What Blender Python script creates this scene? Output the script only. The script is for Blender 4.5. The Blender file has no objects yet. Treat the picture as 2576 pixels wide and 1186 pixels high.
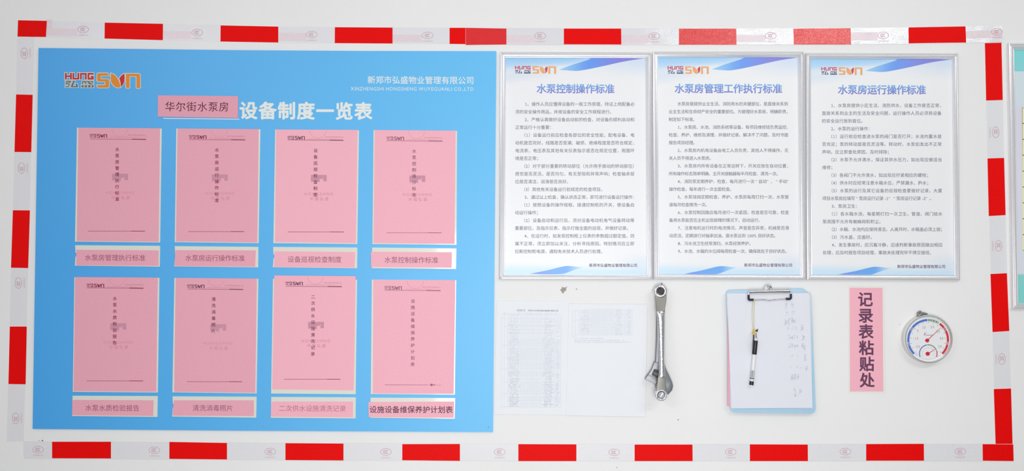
import bpy, bmesh, math, random
from mathutils import Vector, Matrix
random.seed(7)
SC = bpy.context.scene
COL = SC.collection
# ------------------------------------------------------------------ camera (one photo pixel is about one millimetre on the wall)
F = 2200.0
TILT = math.radians(2.0)
CAM = Vector((0.0, -2.2 * math.cos(TILT), 1.5 - 2.2 * math.sin(TILT)))
cd = bpy.data.cameras.new('camera'); cam = bpy.data.objects.new('camera', cd); COL.objects.link(cam)
cam.location = CAM; cam.rotation_euler = (math.pi / 2 + TILT, 0, 0)
cd.sensor_width = 36.0; cd.lens = 36.0 * F / 2576; cd.clip_start = 0.01
SC.camera = cam
# ------------------------------------------------------------------ world and exposure
SC.view_settings.view_transform = 'Standard'; SC.view_settings.look = 'None'
SC.view_settings.gamma = 1.0; SC.view_settings.exposure = 0.035; SC.view_settings.use_curve_mapping = False
w = bpy.data.worlds.new('room_light'); SC.world = w; w.use_nodes = True
w.node_tree.nodes['Background'].inputs[0].default_value = (0.97, 0.98, 1.0, 1)
w.node_tree.nodes['Background'].inputs[1].default_value = 0.27
def area(name, loc, target, sx, sy, power, color=(1, 1, 1)):
    l = bpy.data.lights.new(name, 'AREA'); l.shape = 'RECTANGLE'; l.size = sx; l.size_y = sy
    l.energy = power; l.color = color
    o = bpy.data.objects.new(name, l); COL.objects.link(o); o.location = loc
    d = Vector(target) - Vector(loc); o.rotation_euler = d.to_track_quat('-Z', 'Y').to_euler()
    return o
area('tube_light', (1.50, -2.0, 2.56), (0.7, 0, 1.2), 1.4, 0.07, 10, (0.97, 1.0, 0.97))
area('tube_light', (-1.9, -2.9, 2.56), (0.2, 0, 1.2), 1.2, 0.10, 12, (1.0, 0.97, 1.0))
area('fill_light', (0.10, -2.4, 1.10), (0.10, 0, 1.10), 1.0, 1.0, 32, (1.0, 1.0, 0.99))  # added soft fill behind the camera, brightens the middle of the wall

# ------------------------------------------------------------------ mapping from the photograph to the wall
RX = Vector((1, 0, 0)); RF = Vector((0, math.cos(TILT), math.sin(TILT))); RU = Vector((0, -math.sin(TILT), math.cos(TILT)))
def P(px, py, d=0.0):
    """point at distance d in front of the wall seen at this pixel of the photograph"""
    r = RX * ((px - 1288) / F) + RF - RU * ((py - 593) / F)
    t = (-d - CAM.y) / r.y
    return CAM + r * t
MM = 0.001

# ------------------------------------------------------------------ materials
def lin(c):
    c /= 255.0
    return c / 12.92 if c <= 0.04045 else ((c + 0.055) / 1.055) ** 2.4
def S(r, g, b, k=1.0):
    return (min(lin(r) / k, .98), min(lin(g) / k, .98), min(lin(b) / k, .98), 1)
MATS = {}
def mat(name, color=None, rough=0.6, metal=0.0, coat=0.0, attr=False, bump=None, spec=0.5, trans=0.0, ior=1.45, coat_rough=0.05, mottle=0.0, mscale=40):
    if name in MATS: return MATS[name]
    m = bpy.data.materials.new(name); m.use_nodes = True; nt = m.node_tree
    b = nt.nodes['Principled BSDF']
    b.inputs['Roughness'].default_value = rough; b.inputs['Metallic'].default_value = metal
    b.inputs['Coat Weight'].default_value = coat; b.inputs['Coat Roughness'].default_value = coat_rough
    b.inputs['Specular IOR Level'].default_value = spec
    b.inputs['Transmission Weight'].default_value = trans; b.inputs['IOR'].default_value = ior
    src = None
    if attr:
        a = nt.nodes.new('ShaderNodeAttribute'); a.attribute_name = 'Col'; src = a.outputs['Color']
    if color: b.inputs['Base Color'].default_value = color
    if mottle:
        tc = nt.nodes.new('ShaderNodeTexCoord'); n = nt.nodes.new('ShaderNodeTexNoise'); n.inputs['Scale'].default_value = mscale; n.inputs['Detail'].default_value = 4
        nt.links.new(tc.outputs['Object'], n.inputs['Vector'])
        mr = nt.nodes.new('ShaderNodeMapRange'); mr.inputs['From Min'].default_value = 0.3; mr.inputs['From Max'].default_value = 0.7
        mr.inputs['To Min'].default_value = 1 - mottle; mr.inputs['To Max'].default_value = 1 + mottle
        nt.links.new(n.outputs['Fac'], mr.inputs['Value'])
        mx = nt.nodes.new('ShaderNodeVectorMath'); mx.operation = 'SCALE'
        if src: nt.links.new(src, mx.inputs[0])
        else: mx.inputs[0].default_value = color[:3]
        nt.links.new(mr.outputs['Result'], mx.inputs['Scale']); src = mx.outputs[0]
    if src: nt.links.new(src, b.inputs['Base Color'])
    if bump:
        kind, scale, strength, dist = bump
        tc = nt.nodes.new('ShaderNodeTexCoord')
        n = nt.nodes.new('ShaderNodeTexVoronoi' if kind == 'cells' else 'ShaderNodeTexNoise'); n.inputs['Scale'].default_value = scale
        nt.links.new(tc.outputs['Object'], n.inputs['Vector'])
        bp = nt.nodes.new('ShaderNodeBump'); bp.inputs['Strength'].default_value = strength; bp.inputs['Distance'].default_value = dist
        nt.links.new(n.outputs['Distance' if kind == 'cells' else 'Fac'], bp.inputs['Height'])
        nt.links.new(bp.outputs['Normal'], b.inputs['Normal']); nt.links.new(bp.outputs['Normal'], b.inputs['Coat Normal'])
    MATS[name] = m
    return m
def ink(name, c, rough=0.6): return mat('ink_' + name, c, rough)

# ------------------------------------------------------------------ object helpers
def tag(o, label=None, cat=None, group=None, kind=None):
    if label: o['label'] = label
    if cat: o['category'] = cat
    if group: o['group'] = group
    if kind: o['kind'] = kind
    return o
def empty(name, loc, **k):
    o = bpy.data.objects.new(name, None); COL.objects.link(o); o.location = loc; o.empty_display_size = 0.02
    return tag(o, **k)
def wloc(o):
    v = Vector(o.location)
    while o.parent: o = o.parent; v += Vector(o.location)
    return v
def build(name, verts, faces, m, parent=None, colors=None, smooth=None, **k):
    """verts are world positions; the object's origin is its parent's, or the middle of its back"""
    if parent is None:
        xs = [v[0] for v in verts]; zs = [v[2] for v in verts]; ys = [v[1] for v in verts]
        org = Vector(((min(xs) + max(xs)) / 2, max(ys), (min(zs) + max(zs)) / 2))
    else: org = wloc(parent)
    me = bpy.data.meshes.new(name); me.from_pydata([tuple(Vector(v) - org) for v in verts], [], faces)
    if isinstance(m, (list, tuple)):
        for q in m: me.materials.append(q)
    else: me.materials.append(m)
    if colors:
        a = me.color_attributes.new('Col', 'FLOAT_COLOR', 'POINT')
        a.data.foreach_set('color', [x for c in colors for x in c])
    if smooth is not None:
        me.shade_smooth(); me.set_sharp_from_angle(angle=math.radians(smooth))
    me.validate(); me.update()
    o = bpy.data.objects.new(name, me); COL.objects.link(o)
    if parent is None: o.location = org
    else: o.parent = parent
    return tag(o, **k)
def fix_normals(o):
    bm = bmesh.new(); bm.from_mesh(o.data); bmesh.ops.recalc_face_normals(bm, faces=bm.faces); bm.to_mesh(o.data); bm.free()
    return o
def prism(name, pts, d0, d1, m, parent=None, bevel=0.0, smooth=None, **k):
    """a slab whose front outline (at d1) is seen at these pixels, its back lying at d0"""
    fr = [P(x, y, d1) for x, y in pts]; n = len(fr)
    bk = [Vector((v.x, -d0, v.z)) for v in fr]
    faces = [tuple(range(n)), tuple(reversed(range(n, 2 * n)))] + [(i, i + n, (i + 1) % n + n, (i + 1) % n) for i in range(n)]
    o = build(name, fr + bk, faces, m, parent, **k); fix_normals(o)
    if bevel:
        bm = bmesh.new(); bm.from_mesh(o.data)
        bmesh.ops.bevel(bm, geom=list(bm.edges), offset=bevel, segments=2, affect='EDGES', profile=0.6)
        bmesh.ops.recalc_face_normals(bm, faces=bm.faces); bm.to_mesh(o.data); bm.free()
        o.data.shade_smooth(); o.data.set_sharp_from_angle(angle=math.radians(smooth or 40))
    return o
def lathe(name, px, py, prof, m, parent=None, n=64, smooth=35, dref=0.0, cap=True, **k):
    """turned about the axis square to the wall; prof = [(radius m, depth m)]"""
    c = P(px, py, dref); v = []; f = []
    for r, d in prof:
        for i in range(n):
            a = 2 * math.pi * i / n; v.append(Vector((c.x + r * math.cos(a), -d, c.z + r * math.sin(a))))
    for j in range(len(prof) - 1):
        for i in range(n):
            f.append((j * n + i, j * n + (i + 1) % n, (j + 1) * n + (i + 1) % n, (j + 1) * n + i))
    if cap:
        f.append(tuple(range(n))); f.append(tuple((len(prof) - 1) * n + i for i in range(n)))
    o = build(name, v, f, m, parent, smooth=smooth, **k); fix_normals(o); o.data.shade_smooth(); o.data.set_sharp_from_angle(angle=math.radians(smooth))
    return o
def tube(name, pts, r, m, parent=None, n=8, **k):
    """pts are world positions; r a radius or a list"""
    pts = [Vector(p) for p in pts]; rs = r if isinstance(r, list) else [r] * len(pts); v = []; f = []
    for i, p in enumerate(pts):
        t = (pts[min(i + 1, len(pts) - 1)] - pts[max(i - 1, 0)]).normalized()
        a = t.cross(Vector((0, 1, 0)));
        if a.length < 1e-3: a = t.cross(Vector((1, 0, 0)))
        a.normalize(); b = t.cross(a)
        for j in range(n):
            q = 2 * math.pi * j / n; v.append(p + (a * math.cos(q) + b * math.sin(q)) * rs[i])
    for i in range(len(pts) - 1):
        for j in range(n): f.append((i * n + j, i * n + (j + 1) % n, (i + 1) * n + (j + 1) % n, (i + 1) * n + j))
    f.append(tuple(range(n))); f.append(tuple((len(pts) - 1) * n + j for j in range(n)))
    o = build(name, v, f, m, parent, smooth=50, **k); fix_normals(o); o.data.shade_smooth(); o.data.set_sharp_from_angle(angle=math.radians(50))
    return o
def flat(name, polys, d, m, parent, colors=None, **k):
    """flat print: list of pixel polygons lying at depth d"""
    v = []; f = []; c = []
    for q, poly in enumerate(polys):
        f.append(tuple(range(len(v), len(v) + len(poly))))
        for i, (x, y) in enumerate(poly):
            v.append(P(x, y, d + q * 2.5e-6))
            if colors: c.append(colors[q][i] if isinstance(colors[q], list) else colors[q])
    o = build(name, v, f, m, parent, colors=c if colors else None, **k)
    return o
def rect(x0, y0, x1, y1): return [(x0, y0), (x0, y1), (x1, y1), (x1, y0)]
def seg(a, b, w, ext=True):
    dx, dy = b[0] - a[0], b[1] - a[1]; L = math.hypot(dx, dy) or 1; ux, uy = dx / L, dy / L; e = w / 2 if ext else 0
    ax, ay, bx, by = a[0] - ux * e, a[1] - uy * e, b[0] + ux * e, b[1] + uy * e; nx, ny = -uy * w / 2, ux * w / 2
    return [(ax + nx, ay + ny), (bx + nx, by + ny), (bx - nx, by - ny), (ax - nx, ay - ny)]
def stroke(pts, w): return [seg(pts[i], pts[i + 1], w) for i in range(len(pts) - 1)]
def arc_band(cx, cy, r0, r1, a0, a1, n=24):
    out = []
    for i in range(n):
        t0 = math.radians(a0 + (a1 - a0) * i / n); t1 = math.radians(a0 + (a1 - a0) * (i + 1) / n)
        out.append([(cx + r0 * math.cos(t0), cy - r0 * math.sin(t0)), (cx + r1 * math.cos(t0), cy - r1 * math.sin(t0)),
                    (cx + r1 * math.cos(t1), cy - r1 * math.sin(t1)), (cx + r0 * math.cos(t1), cy - r0 * math.sin(t1))])
    return out
def disc(cx, cy, r, n=20, ry=None):
    ry = ry or r
    return [(cx + r * math.cos(2 * math.pi * i / n), cy - ry * math.sin(2 * math.pi * i / n)) for i in range(n)]
def bil(q, u, v):
    (x0, y0), (x1, y1), (x2, y2), (x3, y3) = q     # TL TR BR BL
    return ((x0 * (1 - u) + x1 * u) * (1 - v) + (x3 * (1 - u) + x2 * u) * v, (y0 * (1 - u) + y1 * u) * (1 - v) + (y3 * (1 - u) + y2 * u) * v)

# ------------------------------------------------------------------ the lettering on everything
PUNCT = '，。、；：”’'
TXT = {}
TXT[1] = (1296, 1596, 1295, 1595.5, 262, 633, 10.8, [
 (24, 1, '1、操作人员应懂得设备的一般工作原理，持证上岗配备必'), (0, 0, '须的安全操作用品，并按设备的安全工作规程进行。'),
 (24, 1, '2、严格认真做好设备启动前的检查，对设备的顺利启动和'), (0, 0, '正常运行十分重要：'),
 (16, 1, '（1）设备运行前应检查各部位的安全性能，配电设备、电'), (0, 1, '动机是否完好，线路是否受潮、破损、绝缘程度是否符合规定，'),
 (0, 1, '电流表、电压表及其他有关仪表指示是否在规定位置，周围环'), (0, 0, '境是否正常；'),
 (16, 1, '（2）对于部分重要的转动部位（允许用手拨动的转动部位）'), (0, 1, '感觉是否灵活，是否均匀，有无受阻和异常声响；检查轴承部'),
 (0, 0, '位是否清洁，润滑是否良好。'), (16, 0, '（3）其他有关设备运行前规定的检查项目。'),
 (24, 1, '3、通过以上检查，确认状态正常，即可进行设备运行操作：'), (16, 1, '（1）按照设备的操作规程，接通控制柜的开关，使设备启'),
 (0, 0, '动运行操作；'), (16, 1, '（2）设备启动和运行后，须对设备电动机电气设备转动等'),
 (0, 0, '重要部位，及指示仪表、指示灯做全面的巡视，并做好记录。'), (24, 1, '4、在运行时，如发现控制柜上仪表的参数超过额定值，则'),
 (0, 1, '属不正常，须立即加以关注，分析寻找原因。特别情况应立即'), (0, 0, '拉断控制柜电源，通知有关技术人员进行处理。')])
TXT[2] = (1682, 1982, 1683.5, 1985, 261.5, 632.5, 10.2, [
 (22, 1, '水泵房是提供业主生活、消防用水的关键部位，是直接关系到'), (0, 1, '业主生活和生命财产安全的重要部位。为管理好水泵房，明确职责，'),
 (0, 0, '制定如下标准。'), (22, 1, '1、水泵房、水池、消防系统等设备，有项目维修班负责监控、'),
 (0, 1, '检查、养护、维修及清理，并做好记录。解决不了问题，及时书面'), (0, 0, '报告项目经理。'),
 (22, 1, '2、水泵房内机电设备由电工人员负责，其他人不得操作，无'), (0, 0, '关人员不得进入水泵房。'),
 (22, 1, '3、水泵房内所有设备在正常运转下，开关应放在自动位置，'), (0, 1963, '所有操作标志简单明确，主开关接触器每半月检查、清洗一次。'),
 (22, 1, '4、消防泵定期养护、检查，每月进行一次“自动”、“手动”'), (0, 0, '操作检查，每年进行一次全面检查。'),
 (22, 1, '5、水泵球阀定期检查、养护，水泵房每周打扫一次，水泵管'), (0, 0, '道每月检查擦洗一次。'),
 (22, 1, '6、水泵控制回路应每月进行一次紧固，检查是否可靠，检查'), (0, 0, '备用水泵能否在主机出现故障的情况下，自动运行。'),
 (22, 1, '7、注意电机运行时的电流情况，声音是否异常，机械是否滑'), (0, 1957, '动灵活，定期进行对轴承加油，是水泵达到 100% 良好状态。'),
 (22, 0, '8、污水池卫生经常清扫，水泵经常养护。'), (22, 1985, '9、水池、水箱的水位阀每周检查一次，确保其处于良好状态。')])
TXT[3] = (2067, 2368, 2069.5, 2371, 265.5, 636, 10.95, [
 (23, 1, '1、水泵房提供小区生活、消防供水，设备工作是否正常，'), (0, 1, '直接关系到业主的生活及安全问题，运行操作人员必须将设备'),
 (0, 0, '的安全运行放到首位。'), (23, 0, '2、水泵的运行操作：'),
 (16, 1, '（1）运行前应检查进水泵的阀门是否打开；水池内蓄水是'), (0, 1, '否充足；泵的转动部是否灵活等。转动时，水泵如发出不正常'),
 (0, 0, '声响，应立即查处原因，及时排除；'), (16, 1, '（2）水泵不允许滴水，保证其供水压力，如出现应做适当'),
 (0, 0, '维修；'), (16, 0, '（3）各阀门不允许滴水，如出现应拧紧相应的螺栓；'),
 (16, 0, '（4）供水时应经常注意水箱水位，严禁漏水、跑水；'), (16, 1, '（5）水泵的运行及其它设备的巡视检查要做好记录，大厦'),
 (0, 2349, '项目水泵房应填写“泵房运行记录 -1”“泵房运行记录 -2”。'), (23, 0, '3、泵房卫生：'),
 (16, 1, '（1）各水箱水池，每星期打扫一次卫生，管道、阀门给水'), (0, 0, '泵周围不允许有蜘蛛网和积尘。'),
 (16, 1, '（2）水箱、水池内应保持清洁，人离开时，水箱盖必须上锁；'), (16, 0, '（3）污水盖，应盖好。'),
 (23, 1, '4、发生事故时，应沉着冷静，迅速判断事故原因做出相应'), (0, 2349, '处理，应及时报告项目经理，事故未处理完毕不得交接班。')])
COMPANY = '新郑市弘盛物业管理有限公司'
G = {}
def load_glyphs(req):
    """req: set of (character, boldness); each outline becomes flat triangles once"""
    obs = []
    for ch, b in sorted(req):
        if ch == ' ' or (ch, b) in G: continue
        c = bpy.data.curves.new('glyph', 'FONT'); c.body = ch; c.size = 1; c.resolution_u = 2; c.fill_mode = 'FRONT'
        o = bpy.data.objects.new('glyph', c); COL.objects.link(o); obs.append((ch, b, o, c))
    dg = bpy.context.evaluated_depsgraph_get(); dg.update()
    for ch, b, o, c in obs:
        m = o.evaluated_get(dg).to_mesh()
        vs = [(v.co.x, v.co.y) for v in m.vertices]; fs = [tuple(p.vertices) for p in m.polygons]
        o.evaluated_get(dg).to_mesh_clear()
        if ord(ch) > 0x2000 and ch not in '“”': adv = 1.0
        elif vs: adv = max(v[0] for v in vs) + 0.07
        else: adv = 0.3
        G[(ch, b)] = (vs, fs, adv)
    for ch, b, o, c in obs: bpy.data.objects.remove(o); bpy.data.curves.remove(c)
def adv(ch, b): return 0.3 if ch == ' ' else (0.95 if ch in '“”' else G[(ch, b)][2])
def shifts(b):
    if not b: return [(0, 0)]
    n = 4 if b < .015 else 8
    return [(0, 0)] + [(b * math.cos(2 * math.pi * k / n), b * math.sin(2 * math.pi * k / n)) for k in range(n)]
def text_geo(s, x0, x1, y0, size, b=0.0, y1=None, V=None, Fc=None, sx=1.0, uvs=None):
    """letters between two pixels on a line whose middle runs from y0 to y1"""
    V = [] if V is None else V; Fc = [] if Fc is None else Fc; y1 = y0 if y1 is None else y1
    a = [adv(c, b) for c in s]; tot = sum(a)
    pitch = (x1 - x0) / tot; x = x0
    for c, w_ in zip(s, a):
        if c != ' ':
            vs, fs, _ = G[(c, b)]; n = len(V); t = (x - x0) / max(x1 - x0, 1e-6); y = y0 + (y1 - y0) * t
            ox = x + (pitch * w_ - size * sx * w_) / 2 + (0.25 * size if c == '“' else 0)
            for si, (bx, by) in enumerate(shifts(b)):
                n = len(V)
                for gx, gy in vs:
                    V.append((ox + (gx + bx) * size * sx, y - (gy + by - 0.38) * size, si * 2.5e-6))
                    if uvs is not None: uvs.append(max(0, min(1, (gy + .08) / .92)))
                Fc += [tuple(i + n for i in f) for f in fs]
        x += pitch * w_
    return V, Fc
def vtext_geo(s, xa, ya, xb, yb, size, b=0.0, V=None, Fc=None, sx=1.0):
    V = [] if V is None else V; Fc = [] if Fc is None else Fc
    for i, c in enumerate(s):
        t = i / max(len(s) - 1, 1); cx = xa + (xb - xa) * t; cy = ya + (yb - ya) * t
        vs, fs, _ = G[(c, b)]; n = len(V)
        for si, (bx, by) in enumerate(shifts(b)):
            n = len(V)
            for gx, gy in vs: V.append((cx + (gx + bx - .5) * size * sx, cy - (gy + by - .38) * size, si * 2.5e-6))
            Fc += [tuple(i + n for i in f) for f in fs]
    return V, Fc
def letters(name, geo, d, m, parent, colors=None, **k):
    V, Fc = geo
    return build(name, [P(v[0], v[1], d + (v[2] if len(v) > 2 else 0)) for v in V], Fc, m, parent, colors=colors, **k)
need = set()
def want(s, b):
    for c in s:
        if c != ' ': need.add((c, b))
for k_ in TXT:
    for _, _, s_ in TXT[k_][7]: want(s_, 0.0)
SHEETS = ['水泵房管理执行标准', '水泵房运行操作标准', '设备巡视检查制度', '水泵控制操作标准', '水泵水质检验报告', '清洗消毒照片', '二次供水设施清洗记录', '设施设备维保养护计划表']
for s_ in SHEETS: want(s_, 0.0); want(s_, 0.012)
TITLES = ['水泵控制操作标准', '水泵房管理工作执行标准', '水泵房运行操作标准']
for s_ in TITLES: want(s_, 0.02)
want(COMPANY, 0.0); want(COMPANY, 0.01); want('XINZHENGSHI HONGSHENG WUYEGUANLI CO.,LTD', 0.0)
want('设备制度一览表', 0.032); want('华尔街水泵房', 0.0); want('记录表粘贴处', 0.026)
want('华尔街1号项目2023年度设施设备维护保养计划', 0.0); want('C00352', 0.0); want('HONGSHINE中国弘盛', 0.02); want('0123456789-℃%.', 0.0)
want('Kuaee', 0.0); want('舒适温度寒冷炎热', 0.02); want('0.5', 0.0)
load_glyphs(need)
# a figure one with its flag and foot, as on the posters
for b_ in {b for c, b in need if c == '1'}:
    G[('1', b_)] = ([(.10, .54), (.27, .68), (.34, .68), (.34, .06), (.47, .06), (.47, 0), (.11, 0), (.11, .06), (.26, .06), (.26, .59), (.12, .48)],
                    [(1, 2, 3, 8, 9), (0, 1, 9, 10), (7, 8, 3, 4, 5, 6)], .58)

# ------------------------------------------------------------------ company mark, drawn in its own 2576 x 820 frame
def logo_shapes():
    L = {'red': [], 'grey': [], 'orange': [], 'leaf': [], 'dot': []}
    r = L['red']
    r += stroke([(184, 179), (184, 326)], 50) + stroke([(335, 179), (335, 326)], 50) + stroke([(184, 252), (335, 252)], 44)
    r += stroke([(405, 179), (405, 325), (553, 325), (553, 179)], 48)
    r += stroke([(627, 326), (627, 185), (773, 185), (773, 326)], 48)
    r += stroke([(980, 181), (849, 181), (849, 328), (980, 328), (980, 272), (940, 272)], 48)
    g = L['grey']
    g += stroke([(185, 400), (322, 400), (312, 432)], 26) + stroke([(312, 432), (200, 440), (190, 482)], 24) + stroke([(190, 482), (290, 480), (262, 560), (178, 562)], 26)
    g += [[(405, 385), (455, 385), (375, 575), (325, 575)], [(340, 545), (540, 545), (545, 578), (330, 578)], [(470, 475), (520, 475), (545, 575), (495, 575)]]
    g += stroke([(690, 400), (668, 482)], 30) + stroke([(690, 410), (990, 410)], 24) + stroke([(730, 440), (775, 440), (765, 484)], 22)
    g += [[(810, 400), (860, 400), (915, 492), (865, 492)]] + stroke([(985, 435), (880, 470), (880, 488), (990, 486)], 20)
    g += [rect(645, 518, 1005, 585)]
    L['dot'] += [disc(722, 551, 22), disc(825, 551, 22), disc(928, 551, 22)]
    o = L['orange']
    o += [[(1130, 165), (1410, 165), (1450, 200), (1450, 240), (1105, 240), (1105, 190)], rect(1105, 239, 1215, 385), [(1105, 340), (1420, 340), (1455, 375), (1455, 412), (1130, 412), (1105, 385)],
          rect(1345, 411, 1455, 520), [(1105, 515), (1455, 515), (1455, 565), (1430, 592), (1140, 592), (1105, 555)]]
    o += [[(1515, 165), (1600, 205), (1665, 262), (1715, 330), (1760, 420), (1782, 510), (1787, 582), (1740, 592), (1690, 588), (1635, 565), (1575, 515), (1530, 445), (1508, 380), (1505, 300)]]
    o += [[(1955, 178), (2330, 178), (2372, 215), (2372, 255), (1955, 255)], [(1955, 254), (2062, 254), (2062, 580), (2045, 602), (1975, 602), (1955, 580)], [(2262, 254), (2372, 254), (2372, 590), (2355, 607), (2280, 607), (2262, 590)]]
    L['leaf'] += [[(1905, 180), (1850, 210), (1800, 255), (1758, 325), (1785, 400), (1800, 480), (1805, 570), (1850, 525), (1885, 470), (1908, 390), (1914, 280)]]
    return L
LOGO = logo_shapes()
def grow(poly, e):
    n = len(poly); A = sum(poly[i][0] * poly[(i + 1) % n][1] - poly[(i + 1) % n][0] * poly[i][1] for i in range(n)); s = 1 if A > 0 else -1; out = []
    for i in range(n):
        p, q, r = poly[i - 1], poly[i], poly[(i + 1) % n]
        a = (q[0] - p[0], q[1] - p[1]); b = (r[0] - q[0], r[1] - q[1]); la = math.hypot(*a) or 1; lb = math.hypot(*b) or 1
        n1 = (a[1] / la * s, -a[0] / la * s); n2 = (b[1] / lb * s, -b[0] / lb * s); k = 1 + n1[0] * n2[0] + n1[1] * n2[1]
        k = max(k, 0.4); out.append((q[0] + (n1[0] + n2[0]) / k * e, q[1] + (n1[1] + n2[1]) / k * e))
    return out
def logo(x0, y0, x1, y1, d, parent, cols, outline=None, slope=0.0):
    """the mark between two corners, colours = red, grey, orange, leaf"""
    def T(p): u = (p[0] - 160) / 2212; v = (p[1] - 155) / 452; return (x0 + u * (x1 - x0), y0 + v * (y1 - y0) + slope * u)
    polys = []; cs = []
    for key, c in zip(('red', 'grey', 'orange', 'leaf'), cols):
        for p in LOGO[key]: polys.append([T(q) for q in p]); cs.append(c)
    if outline:
        allp = [p for kk in ('red', 'grey', 'orange', 'leaf') for p in LOGO[kk]]
        flat('emblem_outline', [[T(q) for q in grow(p, 19)] for p in allp], d, mat('print', attr=True, rough=0.5), parent, colors=[outline] * len(allp))
        d += .0003
        d += 0.00012
    e = flat('emblem', polys, d, mat('print', attr=True, rough=0.5), parent, colors=cs)
    if outline: flat('emblem_outline', [[T(q) for q in p] for p in LOGO['dot']], d + 0.0001, mat('print', attr=True, rough=0.5), parent, colors=[outline] * 3)
    return e
PRINT = mat('print', attr=True, rough=0.5)

# ------------------------------------------------------------------ the setting
wall_m = mat('wall_paint', S(238, 238, 239), 0.75, bump=('noise', 260, 0.12, 0.001), spec=0.3, mottle=0.008, mscale=6)
def box(name, x0, x1, y0, y1, z0, z1, m, **k):
    v = [(x, y, z) for x in (x0, x1) for y in (y0, y1) for z in (z0, z1)]
    f = [(0, 1, 3, 2), (4, 6, 7, 5), (0, 4, 5, 1), (2, 3, 7, 6), (0, 2, 6, 4), (1, 5, 7, 3)]
    return fix_normals(build(name, v, f, m, **k))
box('wall_back', -3.2, 3.2, 0.0, 0.12, 0.0, 2.9, wall_m, kind='structure', label='white painted plaster wall behind the boards')
box('floor', -3.2, 3.2, -5, 0.12, -0.1, 0.0, mat('floor_tiles', S(150, 150, 146), 0.4, mottle=0.05, mscale=8), kind='structure')
box('ceiling', -3.2, 3.2, -5, 0.12, 2.9, 3.0, mat('ceiling_paint', S(235, 235, 232), 0.8, mottle=0.01), kind='structure')

# ------------------------------------------------------------------ red and white reflective tape
tape_red = mat('tape_red', S(236, 6, 6, 1.0), 0.55, coat=0.0, spec=.12, bump=('cells', 420, 0.10, 0.0006), mottle=0.05, mscale=300)
tape_red_shiny = mat('tape_red_shiny', S(228, 12, 22, 1.0), 0.4, coat=1.0, coat_rough=0.07, bump=('cells', 420, 0.35, 0.0006), mottle=0.05, mscale=300)
tape_white = mat('tape_white', S(229, 229, 234), 0.45, coat=0.3, coat_rough=0.2, bump=('cells', 420, 0.08, 0.0006), mottle=0.015, mscale=200)
tape_white_shiny = mat('tape_white_shiny', S(228, 228, 234), 0.4, coat=1.0, coat_rough=0.07, bump=('cells', 420, 0.16, 0.0006), mottle=0.015, mscale=200)
mark_ink = ink('mark', S(202, 140, 156))
band_ink = mat('tape_band', S(230, 215, 222), 0.5, coat=0.4, coat_rough=0.2, mottle=0.03, mscale=120)
def patch(name, q, d, m, parent, wave=0.0, nx=24, ny=6, seed=0.0, **k):
    """a thin film piece over four pixels (TL TR BR BL), with a thickness skirt and optional wrinkles"""
    V = []; Fc = []
    for j in range(ny + 1):
        for i in range(nx + 1):
            u, v = i / nx, j / ny; x, y = bil(q, u, v)
            z = wave * (math.sin(x * .11 + seed) * math.sin(y * .16 + x * .021 + seed) + .6 * math.sin(x * .047 + y * .09 + 2 * seed)) if wave else 0
            V.append(P(x, y, d + .6 * wave + z * .6))
    for j in range(ny):
        for i in range(nx):
            a = j * (nx + 1) + i; Fc.append((a, a + nx + 1, a + nx + 2, a + 1))
    ring = [i for i in range(nx + 1)] + [j * (nx + 1) + nx for j in range(1, ny + 1)] + [ny * (nx + 1) + i for i in range(nx - 1, -1, -1)] + [j * (nx + 1) for j in range(ny - 1, 0, -1)]
    n = len(V)
    V += [Vector((V[i].x, -max(d - .0004, 0), V[i].z)) for i in ring]
    for i in range(len(ring)):
        j = (i + 1) % len(ring); Fc.append((ring[i], ring[j], n + j, n + i))
    return build(name, V, Fc, m, parent, smooth=60, **k)
def cert_mark(cx, cy, rot, d, parent, fade=0):
    """oval with three nested C shapes and a number below; rot in quarter turns"""
    def R(p):
        x, y = p[:2]
        if rot == 1: x, y = y, -x
        if rot == -1: x, y = -y, x
        return (cx + x, cy + y)
    def ring(rx, ry, w_, a0=0, a1=360, ox=0, n=28):
        out = []
        for i in range(n):
            t0 = math.radians(a0 + (a1 - a0) * i / n); t1 = math.radians(a0 + (a1 - a0) * (i + 1) / n)
            out.append([(ox + (rx - w_) * math.cos(t0), -(ry - w_) * math.sin(t0)), (ox + rx * math.cos(t0), -ry * math.sin(t0)), (ox + rx * math.cos(t1), -ry * math.sin(t1)), (ox + (rx - w_) * math.cos(t1), -(ry - w_) * math.sin(t1))])
        return out
    polys = ring(14, 8.8, .8)
    for k in (-3.6, .2, 4.0): polys += ring(3.4, 4.4, 1.0, 70, 290, k, 10)
    V = []; Fc = []
    for p in polys: Fc.append(tuple(range(len(V), len(V) + len(p)))); V += p
    text_geo('C000352', -13, 13, 14.2, 5.4, 0.0, V=V, Fc=Fc, sx=.75)
    return build('certification_mark', [P(*R(p), d) for p in V], Fc, mark_ink, parent)
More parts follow.
